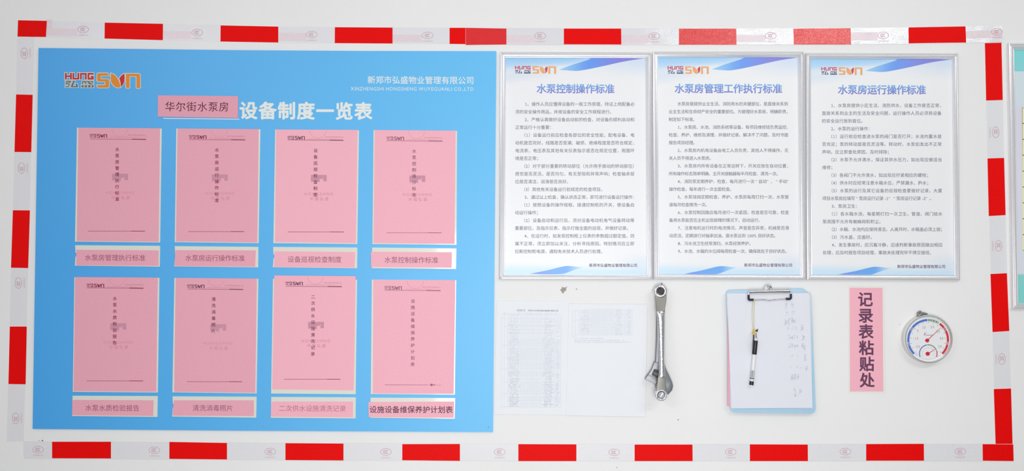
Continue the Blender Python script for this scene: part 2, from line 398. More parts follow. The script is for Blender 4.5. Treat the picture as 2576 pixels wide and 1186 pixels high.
def tape(label, film, blocks, marks, bands=(), rot=0, d=0.0004, red=tape_red, white=tape_white, wave=0.0, extra=None):
    xs = [p[0] for p in film]; ys = [p[1] for p in film]
    r = empty('warning_tape', P((min(xs) + max(xs)) / 2, (min(ys) + max(ys)) / 2, 0), label=label, cat='tape', group='red and white warning tape around the notices')
    vert = (max(ys) - min(ys)) > (max(xs) - min(xs)); n = len(film) // 2
    # film given as top edge points then bottom edge points (same count), left to right (top to bottom for upright runs)
    for i in range(n - 1):
        q = [film[i], film[i + 1], film[n + i + 1], film[n + i]]
        patch('film', q, d, white, r, wave, 60 if wave else 10, 6 if wave else 2)
    for i, q in enumerate(blocks):
        m = red
        if isinstance(q, tuple) and isinstance(q[0], str): m = MATS[q[0]]; q = q[1]
        patch('red_block', q, d + .0003, m, r, wave, 36 if m is not tape_red else 12, 10 if m is not tape_red else 4, label='red reflective block')
    for q in bands: patch('faded_band', q, d + .0002, band_ink, r, wave, 8, 2, label='faint pink band showing through')
    for cx, cy in marks: cert_mark(cx, cy, rot, d + .0005 + wave * 1.6, r)
    return r
def band(x0, x1, y0, y1, s=0.0): return [(x0, y0), (x1, y0 + s), (x1, y1 + s), (x0, y1)]
tape('strip of red and white tape along the top, over the blue board',
     [(44, 51), (270, 56), (700, 66.5), (1172, 70), (44, 92), (270, 98), (700, 108), (1172, 111)],
     [[(45.5, 51), (118, 52.5), (115.5, 93), (44, 92)], [(263.5, 57), (410, 60), (409.5, 101), (263, 97)], [(555, 64), (700, 67), (700, 107), (554.5, 104.5)],
      [(842.5, 68.5), (987.5, 69.5), (987.5, 109.5), (842, 108.5)], [(1131, 70), (1172, 70), (1172, 111), (1131, 110.5)]],
     [(209, 74), (496, 82), (784, 87), (1076, 89)],
     [band(116, 194, 71, 89, 1.5), band(116, 131, 50, 71), band(410, 481, 78, 98, 1), band(701, 770, 82, 103, .5), band(988, 1062, 87, 105, .5)])
tape('strip of red and white tape along the top, over the framed posters, glossy and wrinkled',
     [(1171, 70), (1560, 71.5), (2140, 70.5), (2522, 65.5), (1171, 112), (1560, 113), (2140, 112), (2523, 106.5)],
     [('tape_red_shiny', [(1171.5, 70), (1274, 72), (1274, 112), (1171.5, 113)]), [(1418.5, 72), (1562.5, 72), (1563, 112), (1418.5, 111.5)], ('tape_red_shiny', [(1708, 72), (1852, 72), (1853, 112.5), (1708, 112.5)]),
      ('tape_red_shiny', [(1996, 72), (2140, 71), (2141, 112), (1997, 112)]), [(2285.5, 69), (2429, 66.5), (2430.5, 107), (2286, 109)]],
     [(1359, 90), (1646, 91), (1939, 90), (2222, 89), (2508, 80)],
     [band(1275, 1345, 88, 108), band(1563, 1632, 88, 108), band(1853, 1925, 88, 106), band(2141, 2208, 81, 102), band(2430.5, 2520, 78, 97, -2)], d=.0009, white=tape_white_shiny, wave=.0003)
tape('upright strip of red and white tape left of the blue board',
     [(87, 92), (82, 238), (71, 675), (60, 1112), (44, 92), (40.5, 238), (28, 675), (17, 1112)],
     [[(40.5, 237.8), (82, 238.8), (78.4, 383), (36.4, 382.5)], [(32.4, 529.4), (75, 529.8), (70.7, 675), (27.7, 674)], [(24.7, 822.3), (67.2, 822.3), (64.2, 967.6), (21.2, 967)]],
     [(61, 134), (54, 423.5), (46.4, 712.6), (39.5, 1053.5)], rot=1, d=.0004)
tape('upright strip of red and white tape near the right edge',
     [(2519.5, 107), (2526, 398), (2536, 761), (2548, 1127), (2477.5, 108.6), (2484.4, 399), (2494.5, 763), (2505, 1120)],
     [[(2477.8, 108.6), (2519.3, 107.7), (2522.6, 251.7), (2481, 253.1)], [(2484.4, 399), (2526, 397.6), (2529.7, 541.6), (2487.7, 544)], [(2492, 690), (2533, 688), (2539, 833.4), (2497, 836)], [(2500.3, 979.8), (2543.4, 978.3), (2547.5, 1126.6), (2505, 1124)]],
     [(2505, 333), (2512, 619), (2520.6, 904)], rot=-1, d=.0004)
tape('strip of red and white tape along the bottom under everything',
     [(60, 1112), (700, 1115.5), (1300, 1118.5), (2549, 1118), (60, 1154), (700, 1158), (1300, 1160.5), (2550, 1161)],
     [[(131, 1112.5), (279, 1112.5), (279, 1154.5), (131, 1154)], [(426, 1113), (571, 1115.5), (571, 1157), (426, 1155.5)], [(718, 1116), (864, 1117), (864, 1159.5), (718, 1158.5)], [(1012, 1118.5), (1157, 1118), (1157, 1160.5), (1012, 1159)],
      [(1304, 1118.5), (1450, 1119), (1450, 1161), (1304, 1161)], [(1596.5, 1119.5), (1742, 1119.5), (1742.5, 1161), (1596.5, 1161)], [(1886.5, 1119), (2032, 1119.5), (2032.5, 1161), (1886.5, 1161)], [(2179, 1118.3), (2324, 1117.7), (2324.5, 1160), (2179, 1160)],
      [(2472, 1118.5), (2549, 1119), (2550, 1161), (2472.5, 1160)]],
     [(96, 1132), (388, 1133.5), (680, 1137), (971, 1138), (1257, 1138), (1545, 1139), (1838, 1138), (2127, 1137), (2416, 1137)], d=.0012)

# ------------------------------------------------------------------ blue notice board and its acrylic pockets
BD = .005
blue = mat('board_blue', attr=True, rough=0.45, mottle=0.012, mscale=350, bump=('noise', 700, .05, .0005))
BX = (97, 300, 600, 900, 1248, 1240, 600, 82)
def lit_blue(x):  # stronger light towards the right, painted into the board's blue
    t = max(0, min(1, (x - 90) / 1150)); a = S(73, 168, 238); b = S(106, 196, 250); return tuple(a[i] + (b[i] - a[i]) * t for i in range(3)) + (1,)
board = empty('notice_board', P(665, 605, 0), label='large blue notice board with eight pink sheets in pockets', cat='notice board')
prism('panel', [(97, 121), (300, 123), (600, 126.5), (900, 128.5), (1248.5, 129), (1240, 1088), (600, 1084.5), (82, 1080)], .0008, BD, blue, board, colors=[lit_blue(x) for x in BX * 2])
logo(163.5, 183.5, 352.5, 222, BD + .0002, board, [S(196, 30, 38), S(96, 106, 104), S(228, 140, 34), S(205, 26, 34)], outline=S(222, 224, 216))
white_ink = ink('white', S(232, 238, 236))
letters('company_lettering', text_geo(COMPANY, 924, 1193, 201, 20.5, .01, 202.5), BD + .0002, white_ink, board)
letters('company_lettering', text_geo('XINZHENGSHI HONGSHENG WUYEGUANLI CO.,LTD', 882, 1192, 223, 12.8, 0.0, 224, sx=.92), BD + .0002, white_ink, board)
letters('title_lettering', text_geo('设备制度一览表', 601, 938, 278, 46, .032, 280), BD + .0002, white_ink, board)
flat('title_underline', [[(411, 297), (602, 299), (602, 301), (411, 299)]], BD + .0002, white_ink, board)
cream = mat('pocket_acrylic', S(226, 228, 218), 0.25, coat=.4)
pink = mat('pink_paper', S(236, 169, 187), 0.7, mottle=0.025, mscale=220)
pink_lit = mat('pink_paper_lit', S(247, 181, 198), 0.7, mottle=0.02, mscale=220)  # same pink, with the brighter light of right columns and sign painted in
pink_dull = mat('pink_paper_dull', S(232, 164, 184), 0.7, mottle=0.025, mscale=220)
CY = BD + .0016          # front of pocket backings
PY = CY + .0003
POCK = [[(193.5, 321.4), (406.7, 323.7), (402.7, 610.8), (188.6, 608.5)], [(443.5, 323.7), (655, 325.7), (650.7, 612.4), (439.5, 610)],
        [(692.2, 326.3), (903.3, 328.3), (899, 614.7), (687.6, 612.4)], [(939.5, 328), (1150, 329.6), (1148.3, 616.6), (936.8, 614.7)],
        [(187, 698), (401, 699.7), (396.8, 988.5), (183, 986.9)], [(438.6, 699.7), (650, 702), (645.5, 990.8), (433.6, 988)],
        [(686.6, 702), (898.4, 704), (894.8, 992.8), (682, 991)], [(935.2, 704), (1147.7, 705.5), (1144.5, 994), (932.7, 992.4)]]
PINK = [[(197, 321.5), (402.7, 323), (399, 609), (193, 607)], [(446.5, 323.5), (651, 325), (647, 610.5), (442.5, 608)],
        [(694.5, 326), (899.4, 327), (895, 612), (692, 609.5)], [(942.8, 327.3), (1146, 329), (1143.3, 614), (939.5, 612)],
        [(189, 697.5), (396.8, 699), (392.9, 986.5), (185, 985)], [(442, 699.5), (646, 701.5), (642, 989), (438, 986.5)],
        [(690, 693.5), (894.8, 695.2), (889.5, 982.8), (684.8, 980.4)], [(939, 704.5), (1145.3, 705.5), (1141, 991.7), (938, 990.6)]]
LPOCK = [[(189, 617.4), (402.7, 619), (401.7, 671.6), (188.3, 669)], [(439.5, 619.7), (650, 621.6), (649.4, 673.3), (438.2, 671)],
         [(687, 621.6), (899, 623.2), (898.4, 675.5), (686.3, 673.2)], [(936.2, 623.2), (1148.3, 625.5), (1147.3, 677.5), (935.5, 675.5)],
         [(182.4, 996.4), (396.8, 997.4), (395.8, 1050), (181.4, 1047.7)], [(434, 998), (645.5, 999), (644.5, 1051.7), (433, 1049)],
         [(682.3, 999.5), (895.2, 1000.5), (894.5, 1053.7), (681.3, 1052)], [(932, 1001.3), (1145.3, 1002.3), (1143.8, 1054.7), (932, 1052)]]
LPINK = [[(191.7, 629), (399, 630.5), (398.5, 669.5), (191.7, 668)], [(441, 629.9), (643.5, 630.5), (641.8, 671.6), (439.5, 670)],
         [(690.2, 632.7), (893.4, 634.7), (892, 674), (689.6, 672.2)], [(933, 633.7), (1136.8, 635.4), (1136, 674), (933.6, 672.2)],
         [(181.7, 1007), (386.3, 1008), (385.3, 1047.4), (181.7, 1045.7)], [(437, 1008), (638.5, 1008), (638.5, 1047.7), (434.6, 1046.7)],
         [(683, 1011), (887.8, 1011), (887.8, 1050.8), (681.3, 1049)], [(926.7, 1012.2), (1142.4, 1011.2), (1141, 1052), (927.4, 1050.2)]]
for q in POCK: prism('document_pocket', q, BD, CY, cream, board, label='cream acrylic document pocket')
for i, q in enumerate(LPOCK):
    (a, b, c, e) = q; pts = [a, b, c, e]
    if i in (0, 1, 2, 5):      # thumb notch in the left edge
        my = (a[1] + e[1]) / 2 - 2
        pts = [a, b, c, e] + [(a[0] + 4.2 * math.cos(t), my - 5.5 * math.sin(t)) for t in [math.radians(x) for x in range(-80, 81, 32)]]
    prism('label_pocket', pts, BD, CY, cream, board, label='cream acrylic label pocket')
# the small thumb cut of each document pocket's clear front shows as a raised half ring of film
film = mat('clear_film', S(250, 250, 250), 0.05, trans=1.0, ior=1.2)
SH = [  # logo x, logo y, rule x0,x1,y, title x,y0,y1, watermark x,y, bottom rule x0,x1,y, ink
 (226, 337, 226, 367.5, 350, 295, 376.3, 501.6, 302, 446.5, 221, 364.5, 582, 0), (476, 340, 476, 617, 351.5, 545.6, 377.6, 504.6, 553, 448, 473.5, 614, 583, 0),
 (723.5, 342, 724, 864, 352.5, 794, 379, 490, 802, 449.5, 724, 865, 584, 1), (973, 343.5, 972.5, 1113, 354.5, 1042, 380.6, 490.7, 1050, 451, 972, 1111, 586, 2),
 (218.5, 714, 218.5, 361, 725, 289, 751.7, 863, 297.5, 823, 218, 360, 959, 0), (471, 716, 472, 612, 728, 537.5, 753.3, 833.6, 549, 825.5, 470, 609, 961, 1),
 (718.4, 709, 719, 860, 721, 787.5, 747.3, 891, 795, 819.5, 715, 856, 955, 1), (967.5, 720, 967.5, 1108.5, 731, 1038.6, 758, 917.3, None, None, 968, 1110, 969, 2)]
inks = [S(138, 30, 80), S(120, 60, 88), S(146, 92, 116)]
wm_m = ink('watermark', S(206, 146, 166)); wm_f = ink('watermark_faint', S(224, 152, 172))
names = ['pump room management standard', 'pump room operation standard', 'equipment patrol inspection system', 'pump control operation standard', 'water quality test report', 'cleaning and disinfection photos', 'secondary supply cleaning record', 'maintenance plan table']
place = ['top row, first from the left', 'top row, second from the left', 'top row, third from the left', 'top row, rightmost', 'bottom row, first from the left', 'bottom row, second from the left', 'sticking up out of its pocket, bottom row third', 'bottom row, rightmost']
lplace = ['under the first sheet of the top row', 'under the second sheet of the top row', 'under the third sheet of the top row', 'under the rightmost sheet of the top row',
          'under the first sheet of the bottom row', 'under the second sheet of the bottom row', 'under the third sheet of the bottom row', 'dark lettering, under the rightmost sheet of the bottom row']
ln = [9, 9, 8, 8, 8, 6, 10, 11]
for i in range(8):
    q = PINK[i]; lx, ly, rx0, rx1, ry, tx, ty0, ty1, wx, wy, bx0, bx1, by, kk = SH[i]
    d = PY; sheet = prism('pink_sheet', q, CY, PY, pink_lit if i % 4 > 1 else pink, label=f'pink sheet titled with {ln[i]} small characters, {place[i]}', cat='sheet', group='pink cover sheets in the pockets')
    c = inks[kk]; m = ink('cover%d' % kk, c); dd = d + .00015
    faint = ink('cover_faint%d' % kk, tuple(0.62 * S(228, 158, 178)[j] + .38 * c[j] for j in range(3)) + (1,))
    logo(lx, ly, lx + 43.5, ly + 9.5, dd, sheet, [c, c, c, c], slope=.5)
    V, Fc = text_geo(COMPANY, rx1 - 46, rx1, ly + 3, 3.4, 0.0, ly + 3.5); text_geo('XINZHENGSHI HONGSHENG WUYEGUANLI CO.,LTD', lx + 50, rx1, ly + 8, 3.2, 0.0, ly + 8.8, V=V, Fc=Fc)
    letters('header_lettering', (V, Fc), dd, faint, sheet)
    xm = rx0 + (rx1 - rx0) * .75
    h = [[(rx0, ry - .9), (xm, ry - .1), (xm, ry + 1.5), (rx0, ry + .6)], [(xm, ry - .6), (rx1, ry), (rx1, ry + 2.0), (xm, ry + 1.5)]]
    xb = bx0 + (bx1 - bx0) * .76
    light_c = tuple(.45 * S(228, 158, 178)[j] + .55 * c[j] for j in range(3)) + (1,)
    flat('header_rule', h, dd, PRINT, sheet, colors=[light_c, c])
    fr = [[(bx0, by - .8), (xb, by - .6), (xb, by + .9), (bx0, by + .8)], [(xb, by - .8), (bx1, by - .6), (bx1, by + .9), (xb, by + .7)]]; fc = [light_c, c]
    if i == 7: fr[1] = [(xb, by - .3), (bx1, by), (bx1, by + .8), (xb, by + .4)]; fc[1] = light_c; fr += [rect(1082.5, by - 2.5, 1088.5, by + 2.8), rect(1090, by - .9, 1094.5, by + 1.3)]; fc += [c, c]
    flat('footer_rule', fr, dd, PRINT, sheet, colors=fc)
    if wx:
        w0, h0 = wx - 20, wy - 9
        flat('watermark', [rect(w0, h0, w0 + 8, h0 + 17), rect(w0, h0, w0 + 40, h0 + 5), rect(w0 + 8, h0 + 3, w0 + 14, h0 + 14), rect(w0 + 14, h0 + 2, w0 + 22, h0 + 18), rect(w0 + 22, h0 + 4, w0 + 30, h0 + 10), rect(w0 + 31, h0 + 1, w0 + 40, h0 + 16)], d + .0001, wm_m, sheet)
        V, Fc = text_geo('HONGSHINE', wx - 38, wx + 37, wy + 38.5, 10, .02); text_geo('中国弘盛', wx - 24, wx + 26, wy + 51, 9.5, .02, V=V, Fc=Fc)
        letters('watermark_lettering', (V, Fc), d + .0001, wm_f, sheet)
    letters('title_lettering', vtext_geo(SHEETS[i], tx, ty0, tx - .6, ty1, 10.6, .012), dd + .0001, m, sheet)
    # clear half-round tab edge at the top middle
    cx = tx + 6; cy = q[0][1] + 1.5
    flat('tab_outline', arc_band(cx, cy, 20.0, 20.9, 184, 356, 20), dd, ink('tab', S(222, 152, 172)), sheet)
LT = [(213, 366, 648.6, 17.2, 0), (466, 616, 649.5, 17.2, 0), (723, 859.5, 652.8, 17.2, 1), (967, 1103, 654.3, 17.2, 1), (214, 351, 1027, 17.2, 0), (484, 586.5, 1027, 17.2, 1), (701, 870.5, 1028, 17, 3), (929, 1139.5, 1031, 19, 4)]
lcol = [S(158, 84, 112), S(150, 92, 116), None, S(188, 116, 138), S(96, 52, 80)]
for i in range(8):
    o = prism('pink_label', LPINK[i], CY, PY, pink_lit if i % 4 > 1 else pink, label=f'pink name label {lplace[i]}', cat='label', group='pink labels below the sheets')
    x0, x1, y, sz, kk = LT[i]
    letters('lettering', text_geo(SHEETS[i], x0, x1, y, sz, .012 if kk == 4 else 0.0, y + .7), PY + .00015, ink('label%d' % kk, lcol[kk]), o)
o = prism('paper_note', [(397.3, 240), (599, 242), (598.8, 297), (397, 293.6)], BD + .0003, BD + .0015, pink_dull, label='pink paper note pasted before the large white title of the blue board', cat='note')
letters('lettering', text_geo('华尔街水泵房', 414, 577, 268, 26, 0.0, 269), BD + .0017, ink('note', S(92, 26, 52)), o)
for x, y in ((666, 1072), (1229, 1074)):
    t = lathe('screw', x, y, [(.0016, BD), (.0016, BD + .0006), (.001, BD + .001)], mat('screw_metal', S(150, 175, 190), .3, .6), board, n=12)

# ------------------------------------------------------------------ framed posters
alu = mat('brushed_aluminium', (0.84, 0.84, 0.87, 1), 0.22, metal=0.5, bump=('noise', 900, .008, .0003))
PROF = [(0, 0), (0, .008), (.0012, .0105), (.003, .0112), (.0045, .0100), (.0055, .0078), (.0066, .0100), (.0085, .0122), (.0100, .0118), (.0112, .0098), (.0122, .0076), (.0132, .0080), (.0140, .0060), (.0140, .0035)]
def frame_rails(corners, parent, w=14.0, prof=PROF):
    C = [P(x, y, .009) for x, y in corners]; C = [Vector((c.x, 0, c.z)) for c in C]     # TL TR BR BL
    s = w / 14.0
    def inset(i, t):
        a = (C[(i + 1) % 4] - C[i]).normalized(); b = (C[(i - 1) % 4] - C[i]).normalized(); return C[i] + (a + b) * t
    for i in range(4):
        j = (i + 1) % 4; V = []; Fc = []
        for t, dp in prof:
            for k in (i, j): p = inset(k, t * s); V.append(Vector((p.x, -dp, p.z)))
        n = len(prof)
        for k in range(n - 1): Fc.append((2 * k, 2 * k + 1, 2 * k + 3, 2 * k + 2))
        Fc.append(tuple(range(0, 2 * n, 2))); Fc.append(tuple(range(1, 2 * n, 2)))
        o = build('frame_rail', V, Fc, alu, parent); fix_normals(o); o.data.shade_smooth(); o.data.set_sharp_from_angle(angle=math.radians(28))
    return inset
def mixc(a, b, t): t = max(0, min(1, t)); return tuple(a[i] + (b[i] - a[i]) * t for i in range(3)) + (1,)
W_ = S(240, 241, 245)
def sm(a, b, x): t = max(0, min(1, (x - a) / (b - a))); return t * t * (3 - 2 * t)
def poster_color(u, v):
    """printed background; u across, v down, both 0..1"""
    X, Y = u * 352, v * 547; c = W_
    # lower pale wave of the top
    e2 = 72 - 0.16 * X; k = sm(e2 + 2, e2 - 22, Y) * sm(230, 20, X) * .55 * sm(20, 45, Y); c = mixc(c, S(206, 224, 242), k)
    e1 = 37 - 0.08 * X; k = sm(e1 + 4, e1 - 16, Y); blue_ = mixc(S(150, 206, 248), S(206, 226, 246), sm(0, 40, Y + .02 * X)); c = mixc(c, blue_, k * sm(330, 150, X) * .95 + .0)
    k = sm(60, 4, Y) * sm(150, 352, X); c = mixc(c, S(208, 224, 246), k * .9)
    # bottom waves
    y2 = 547 - Y; k = sm(34 - .04 * X, 4, y2); c = mixc(c, S(196, 228, 248), k * .95)
    e3 = 62 + .0 * X; k = sm(250, 352, X) * sm(e3, e3 - 40, y2) * .6; c = mixc(c, S(206, 226, 246), k)
    return c
def swoosh(name, pts, q, d, parent, cols):
    polys = []; cs = []
    top, bot = pts; n = len(top)
    for i in range(n - 1):
        polys.append([top[i], bot[i], bot[i + 1], top[i + 1]]); cs.append([cols(top[i]), cols(bot[i]), cols(bot[i + 1]), cols(top[i + 1])])
    flat(name, polys, d, poster_m, parent, colors=cs)
poster_m = mat('poster_print', attr=True, rough=0.42, coat=0.15, coat_rough=.25)
def curve(pts, xs):
    out = []
    for x in xs:
        for (x0, y0), (x1, y1) in zip(pts, pts[1:]):
            if x0 <= x <= x1 + 1e-6:
                i = pts.index((x0, y0)); h = x1 - x0; t = (x - x0) / h
                sl = lambda j: (pts[min(j + 1, len(pts) - 1)][1] - pts[max(j - 1, 0)][1]) / (pts[min(j + 1, len(pts) - 1)][0] - pts[max(j - 1, 0)][0])
                out.append((x, (2 * t ** 3 - 3 * t * t + 1) * y0 + (t ** 3 - 2 * t * t + t) * h * sl(i) + (3 * t * t - 2 * t ** 3) * y1 + (t ** 3 - t * t) * h * sl(i + 1))); break
    return out
body_ink = ink('body', S(104, 92, 122)); title_m = mat('title_print', attr=True, rough=.5); foot_ink = ink('footer', S(84, 78, 118))
def poster(idx, outer, inner, label, tx0, tx1, ty, fx0, fx1, fy, lg):
    cx = sum(p[0] for p in outer) / 4; cy = sum(p[1] for p in outer) / 4
    r = empty('framed_poster', P(cx, cy, 0), label=label, cat='poster', group='framed rule posters')
    frame_rails(outer, r)
    D = .0040; nx, ny = 44, 68; V = []; C = []; Fc = []
    # the sheet reaches a little under the rails
    q = [(inner[0][0] - 2, inner[0][1] - 2), (inner[1][0] + 2, inner[1][1] - 2), (inner[2][0] + 2, inner[2][1] + 2), (inner[3][0] - 2, inner[3][1] + 2)]
    for j in range(ny + 1):
        for i in range(nx + 1):
            x, y = bil(q, i / nx, j / ny); V.append(P(x, y, D)); C.append(poster_color((i / nx * 356 - 2) / 352, (j / ny * 550 - 2) / 547))
    for j in range(ny):
        for i in range(nx): a = j * (nx + 1) + i; Fc.append((a, a + nx + 1, a + nx + 2, a + 1))
    n0 = len(V); cor = [0, nx, (nx + 1) * (ny + 1) - 1, ny * (nx + 1)]
    for k in cor: V.append(Vector((V[k].x, -.001, V[k].z))); C.append(W_)
    for k in range(4): Fc.append((cor[k], cor[(k + 1) % 4], n0 + (k + 1) % 4, n0 + k))
    Fc.append((n0, n0 + 1, n0 + 2, n0 + 3))
    sh = build('poster_sheet', V, Fc, poster_m, r, colors=C)
    def I(p): return bil(inner, p[0] / 352, p[1] / 547)
    xs = [135 + i * (351.5 - 135) / 36 for i in range(37)]
    top = curve([(135, 30.5), (162, 20), (206, 6), (219, 1), (351.6, .8)], xs); bot = curve([(135, 30.8), (155, 32.5), (178, 33.6), (203, 30), (246, 21), (300, 9), (351.6, 1)], xs)
    def tc(p): return mixc(mixc(S(150, 206, 248), S(104, 156, 244), sm(135, 215, p[0])), S(132, 132, 226), sm(200, 300, p[0]) * (1 - .3 * sm(310, 352, p[0])))
    polys = []; cs = []
    for i in range(36): polys.append([I(top[i]), I(bot[i]), I(bot[i + 1]), I(top[i + 1])]); cs.append([tc(top[i]), tc(bot[i]), tc(bot[i + 1]), tc(top[i + 1])])
    flat('printed_wave', polys, D + .00012, poster_m, sh, colors=cs)
    xs = [64 + i * (193 - 64) / 24 for i in range(25)]
    top = curve([(64, 546.5), (106, 538), (146, 528), (160, 527), (193, 530.5)], xs); bot = curve([(64, 546.8), (143, 546.8), (170, 538), (193, 530.6)], xs)
    def bc(p): return mixc(mixc(S(120, 150, 240), S(110, 172, 242), sm(70, 130, p[0])), S(190, 222, 248), sm(150, 193, p[0]))
    polys = []; cs = []
    for i in range(24): polys.append([I(top[i]), I(bot[i]), I(bot[i + 1]), I(top[i + 1])]); cs.append([bc(top[i]), bc(bot[i]), bc(bot[i + 1]), bc(top[i + 1])])
    flat('printed_wave', polys, D + .00012, poster_m, sh, colors=cs)
    logo(lg[0], lg[1], lg[0] + 103.5, lg[1] + 20, D + .0002, sh, [S(206, 78, 104), S(74, 80, 118), S(240, 174, 116), S(214, 70, 88)])
    uv = []; V, Fc = text_geo(TITLES[idx - 1], tx0, tx1, ty, 25.2, .02, ty + .5, uvs=uv)
    letters('title_lettering', (V, Fc), D + .0002, title_m, sh, colors=[mixc(S(126, 118, 208), S(112, 176, 236), t) for t in uv])
    xl, xr, xl2, xr2, ya, yb, pitch, lines = TXT[idx]
    for i, (ind, full, s) in enumerate(lines):
        t = i / 19; y = ya + (yb - ya) * t; x0 = xl + (xl2 - xl) * t + ind; xe = xr + (xr2 - xr) * t
        if full == 1: x1 = xe + (6 if s[-1] in PUNCT + '）' else .6)
        elif full > 1: x1 = full
        else: x1 = x0 + pitch * sum(adv(c, 0.0) for c in s)
        letters('text_line', text_geo(s, x0, x1, y, 10.9 if idx != 2 else 10.7, 0.0), D + .0002, body_ink, sh)
    letters('footer_lettering', text_geo(COMPANY, fx0, fx1, fy, 9.4, .01, fy + .3), D + .0002, foot_ink, sh)
    return r
poster(1, [(1258.5, 131.5), (1638.5, 132.5), (1641.5, 704.8), (1255.5, 704.5)], [(1272.5, 144.5), (1624.5, 145.5), (1628, 690), (1268.5, 689.5)],
       'silver framed poster nearest the blue board, above the typed papers', 1350, 1546, 223, 1482, 1603.5, 668, (1295.5, 166))
poster(2, [(1641.8, 130.5), (2022, 130.5), (2026.3, 705.5), (1643.8, 704)], [(1656, 143.8), (2008.5, 143.8), (2012.5, 691), (1658.5, 689.5)],
       'silver framed poster in the middle of three, above wrench and clipboard', 1697, 1968, 222.5, 1872, 1993.5, 667.5, (1679.5, 166.5))
poster(3, [(2026.2, 134), (2410.5, 135), (2415.5, 706.5), (2029.5, 705)], [(2040.5, 147.5), (2396, 148.2), (2401.5, 692.5), (2044.5, 691)],
       'silver framed poster rightmost of three, above the pink sign and thermometer', 2108, 2329.5, 225.5, 2257, 2378.5, 671, (2066, 169))
# the fourth frame, cut by the right edge of the picture
r4 = empty('framed_chart', P(2730, 440, 0), label='silver framed teal chart at the right edge, mostly out of view', cat='chart')
o4 = [(2536, 109), (2920, 112), (2930, 782), (2547, 778)]; frame_rails(o4, r4, 16)
i4 = [(2551, 122), (2906, 126), (2916, 766), (2561, 762)]
V = []; C = []; Fc = []
rows = [0, .088, .092, .215, .235, .5, .885, .892, 1]
cols_ = [S(128, 220, 222), S(138, 216, 222), S(214, 230, 236), S(216, 230, 238), S(222, 222, 236), S(226, 226, 238), S(222, 226, 236), S(140, 216, 214), S(130, 214, 210)]
for v_, c in zip(rows, cols_):
    for u in (0, 1): V.append(P(*bil(i4, u, v_), .004)); C.append(c)
for k in range(len(rows) - 1): Fc.append((2 * k, 2 * k + 2, 2 * k + 3, 2 * k + 1))
s4 = build('chart_sheet', V, Fc, poster_m, r4, colors=C)
tb = []; tcx = []
for k in range(9):
    tb.append([(2572, 272 + k * 40), (2900, 274 + k * 40), (2900, 311 + k * 40), (2572, 309.6 + k * 40)]); tcx.append(S(238, 236, 196))
flat('chart_table', [[(2571, 271), (2901, 273), (2903, 633), (2573, 631)]], .0041, ink('chart_line', S(120, 118, 96)), s4)
flat('chart_cells', tb, .0043, PRINT, s4, colors=tcx)

# ------------------------------------------------------------------ two thin typed papers under the first poster
paper = mat('white_paper', S(236, 239, 245), 0.8, mottle=.006, mscale=12)
grid_i = S(214, 220, 233); cell_i = S(213, 217, 229)
def typed(label, q, d): return patch('typed_paper', q, d, paper, None, .0004, 20, 24, label=label, cat='paper', group='typed papers under the first poster')
pa = typed('white typed paper with a tall fine table, beside the blue board', [(1249.5, 757), (1432, 758), (1427, 1045), (1243.5, 1043)], .0010)
pb = typed('white typed paper with a short table and notes, beside the wrench', [(1431, 765), (1628.5, 766), (1623, 1049.5), (1423.5, 1046)], .0019)
def tline(x0, y0, x1, y1, w_=.55): return seg((x0, y0), (x1, y1), w_, False)
def scribbles(x0, x1, y, h, dens=.75):
    out = []; x = x0
    while x < x1 - .6:
        w_ = random.uniform(.8, 1.7)
        if random.random() < dens: out.append(rect(x, y - h * random.uniform(.3, .5), min(x + w_, x1), y + h * random.uniform(.3, .5)))
        x += w_ + .5
    return out
hs = [9.6, 7.7, 7.6, 4, 8, 7.7, 15.3, 4.6, 4.5, 4.8, 7.5, 4.6, 4.7, 4.8, 4.5, 4.3, 4.8, 7.6, 4.7, 4.6, 4.8, 7.7, 4.5, 4.6, 7.8, 7.5, 4.6, 4.7, 4.6, 4.6, 4.8, 4.7, 7.8, 4.5, 4.6, 7.6, 7.4]
tot = sum(hs); k_ = (1024.5 - 791.7) / tot; ys = [791.7]
for h in hs: ys.append(ys[-1] + h * k_)
def sk(x, y): return (x - (y - 791.7) * .006, y)
g = []; tx = []
months = [1311 + (1363.4 - 1311) * i / 12 for i in range(13)]
for x in [1262, 1269.5, 1278] + months + [1395.2, 1411.7]: g.append([sk(x - .28, 791.7), sk(x - .28, 1024.5), sk(x + .28, 1024.5), sk(x + .28, 791.7)])
majors = {0, 1, 4, 10, 16, 21, 26, 32, 37}
for i, y in enumerate(ys):
    a = sk(1262 if i in majors else 1278, y); b = sk(1411.7, y); g.append([(a[0], y - .28), (a[0], y + .28), (b[0], y + .9), (b[0], y + .34)])
for i, h in enumerate(hs):
    y0, y1 = ys[i], ys[i + 1]; n = max(1, round(h / 4.2))
    for j in range(n):
        y = y0 + (j + .5) * (y1 - y0) / n; o_ = -(y - 791.7) * .006
        w_ = random.uniform(9, 15); tx += scribbles(1294.5 - w_ + o_, 1294.5 + w_ + o_, y, 2.0); w_ = random.uniform(9, 14); tx += scribbles(1379.5 - w_ + o_, 1379.5 + w_ + o_, y + .3, 2.0)
    y = (y0 + y1) / 2; tx += scribbles(1399 - (y - 791) * .006, 1408 - (y - 791) * .006, y + .4, 2.0)
tx += scribbles(1263, 1408, 789.6, 1.8, .45)
flat('table_grid', g, .0018, ink('grid', grid_i), pa); flat('table_lettering', tx, .00185, ink('cells', cell_i), pa, kind='stuff')
letters('title_lettering', text_geo('华尔街1号', 1300, 1321.5, 781.3, 4.8, 0.0), .00185, ink('typed', S(140, 140, 160)), pa)
letters('title_lettering', text_geo('项目2023年度设施设备维护保养计划', 1328, 1404.5, 781.8, 4.8, 0.0, 782.6), .00185, ink('typed', S(140, 140, 160)), pa)
flat('title_underline', [tline(1299, 784.3, 1326, 784.6, .5)], .00185, ink('grid', grid_i), pa)
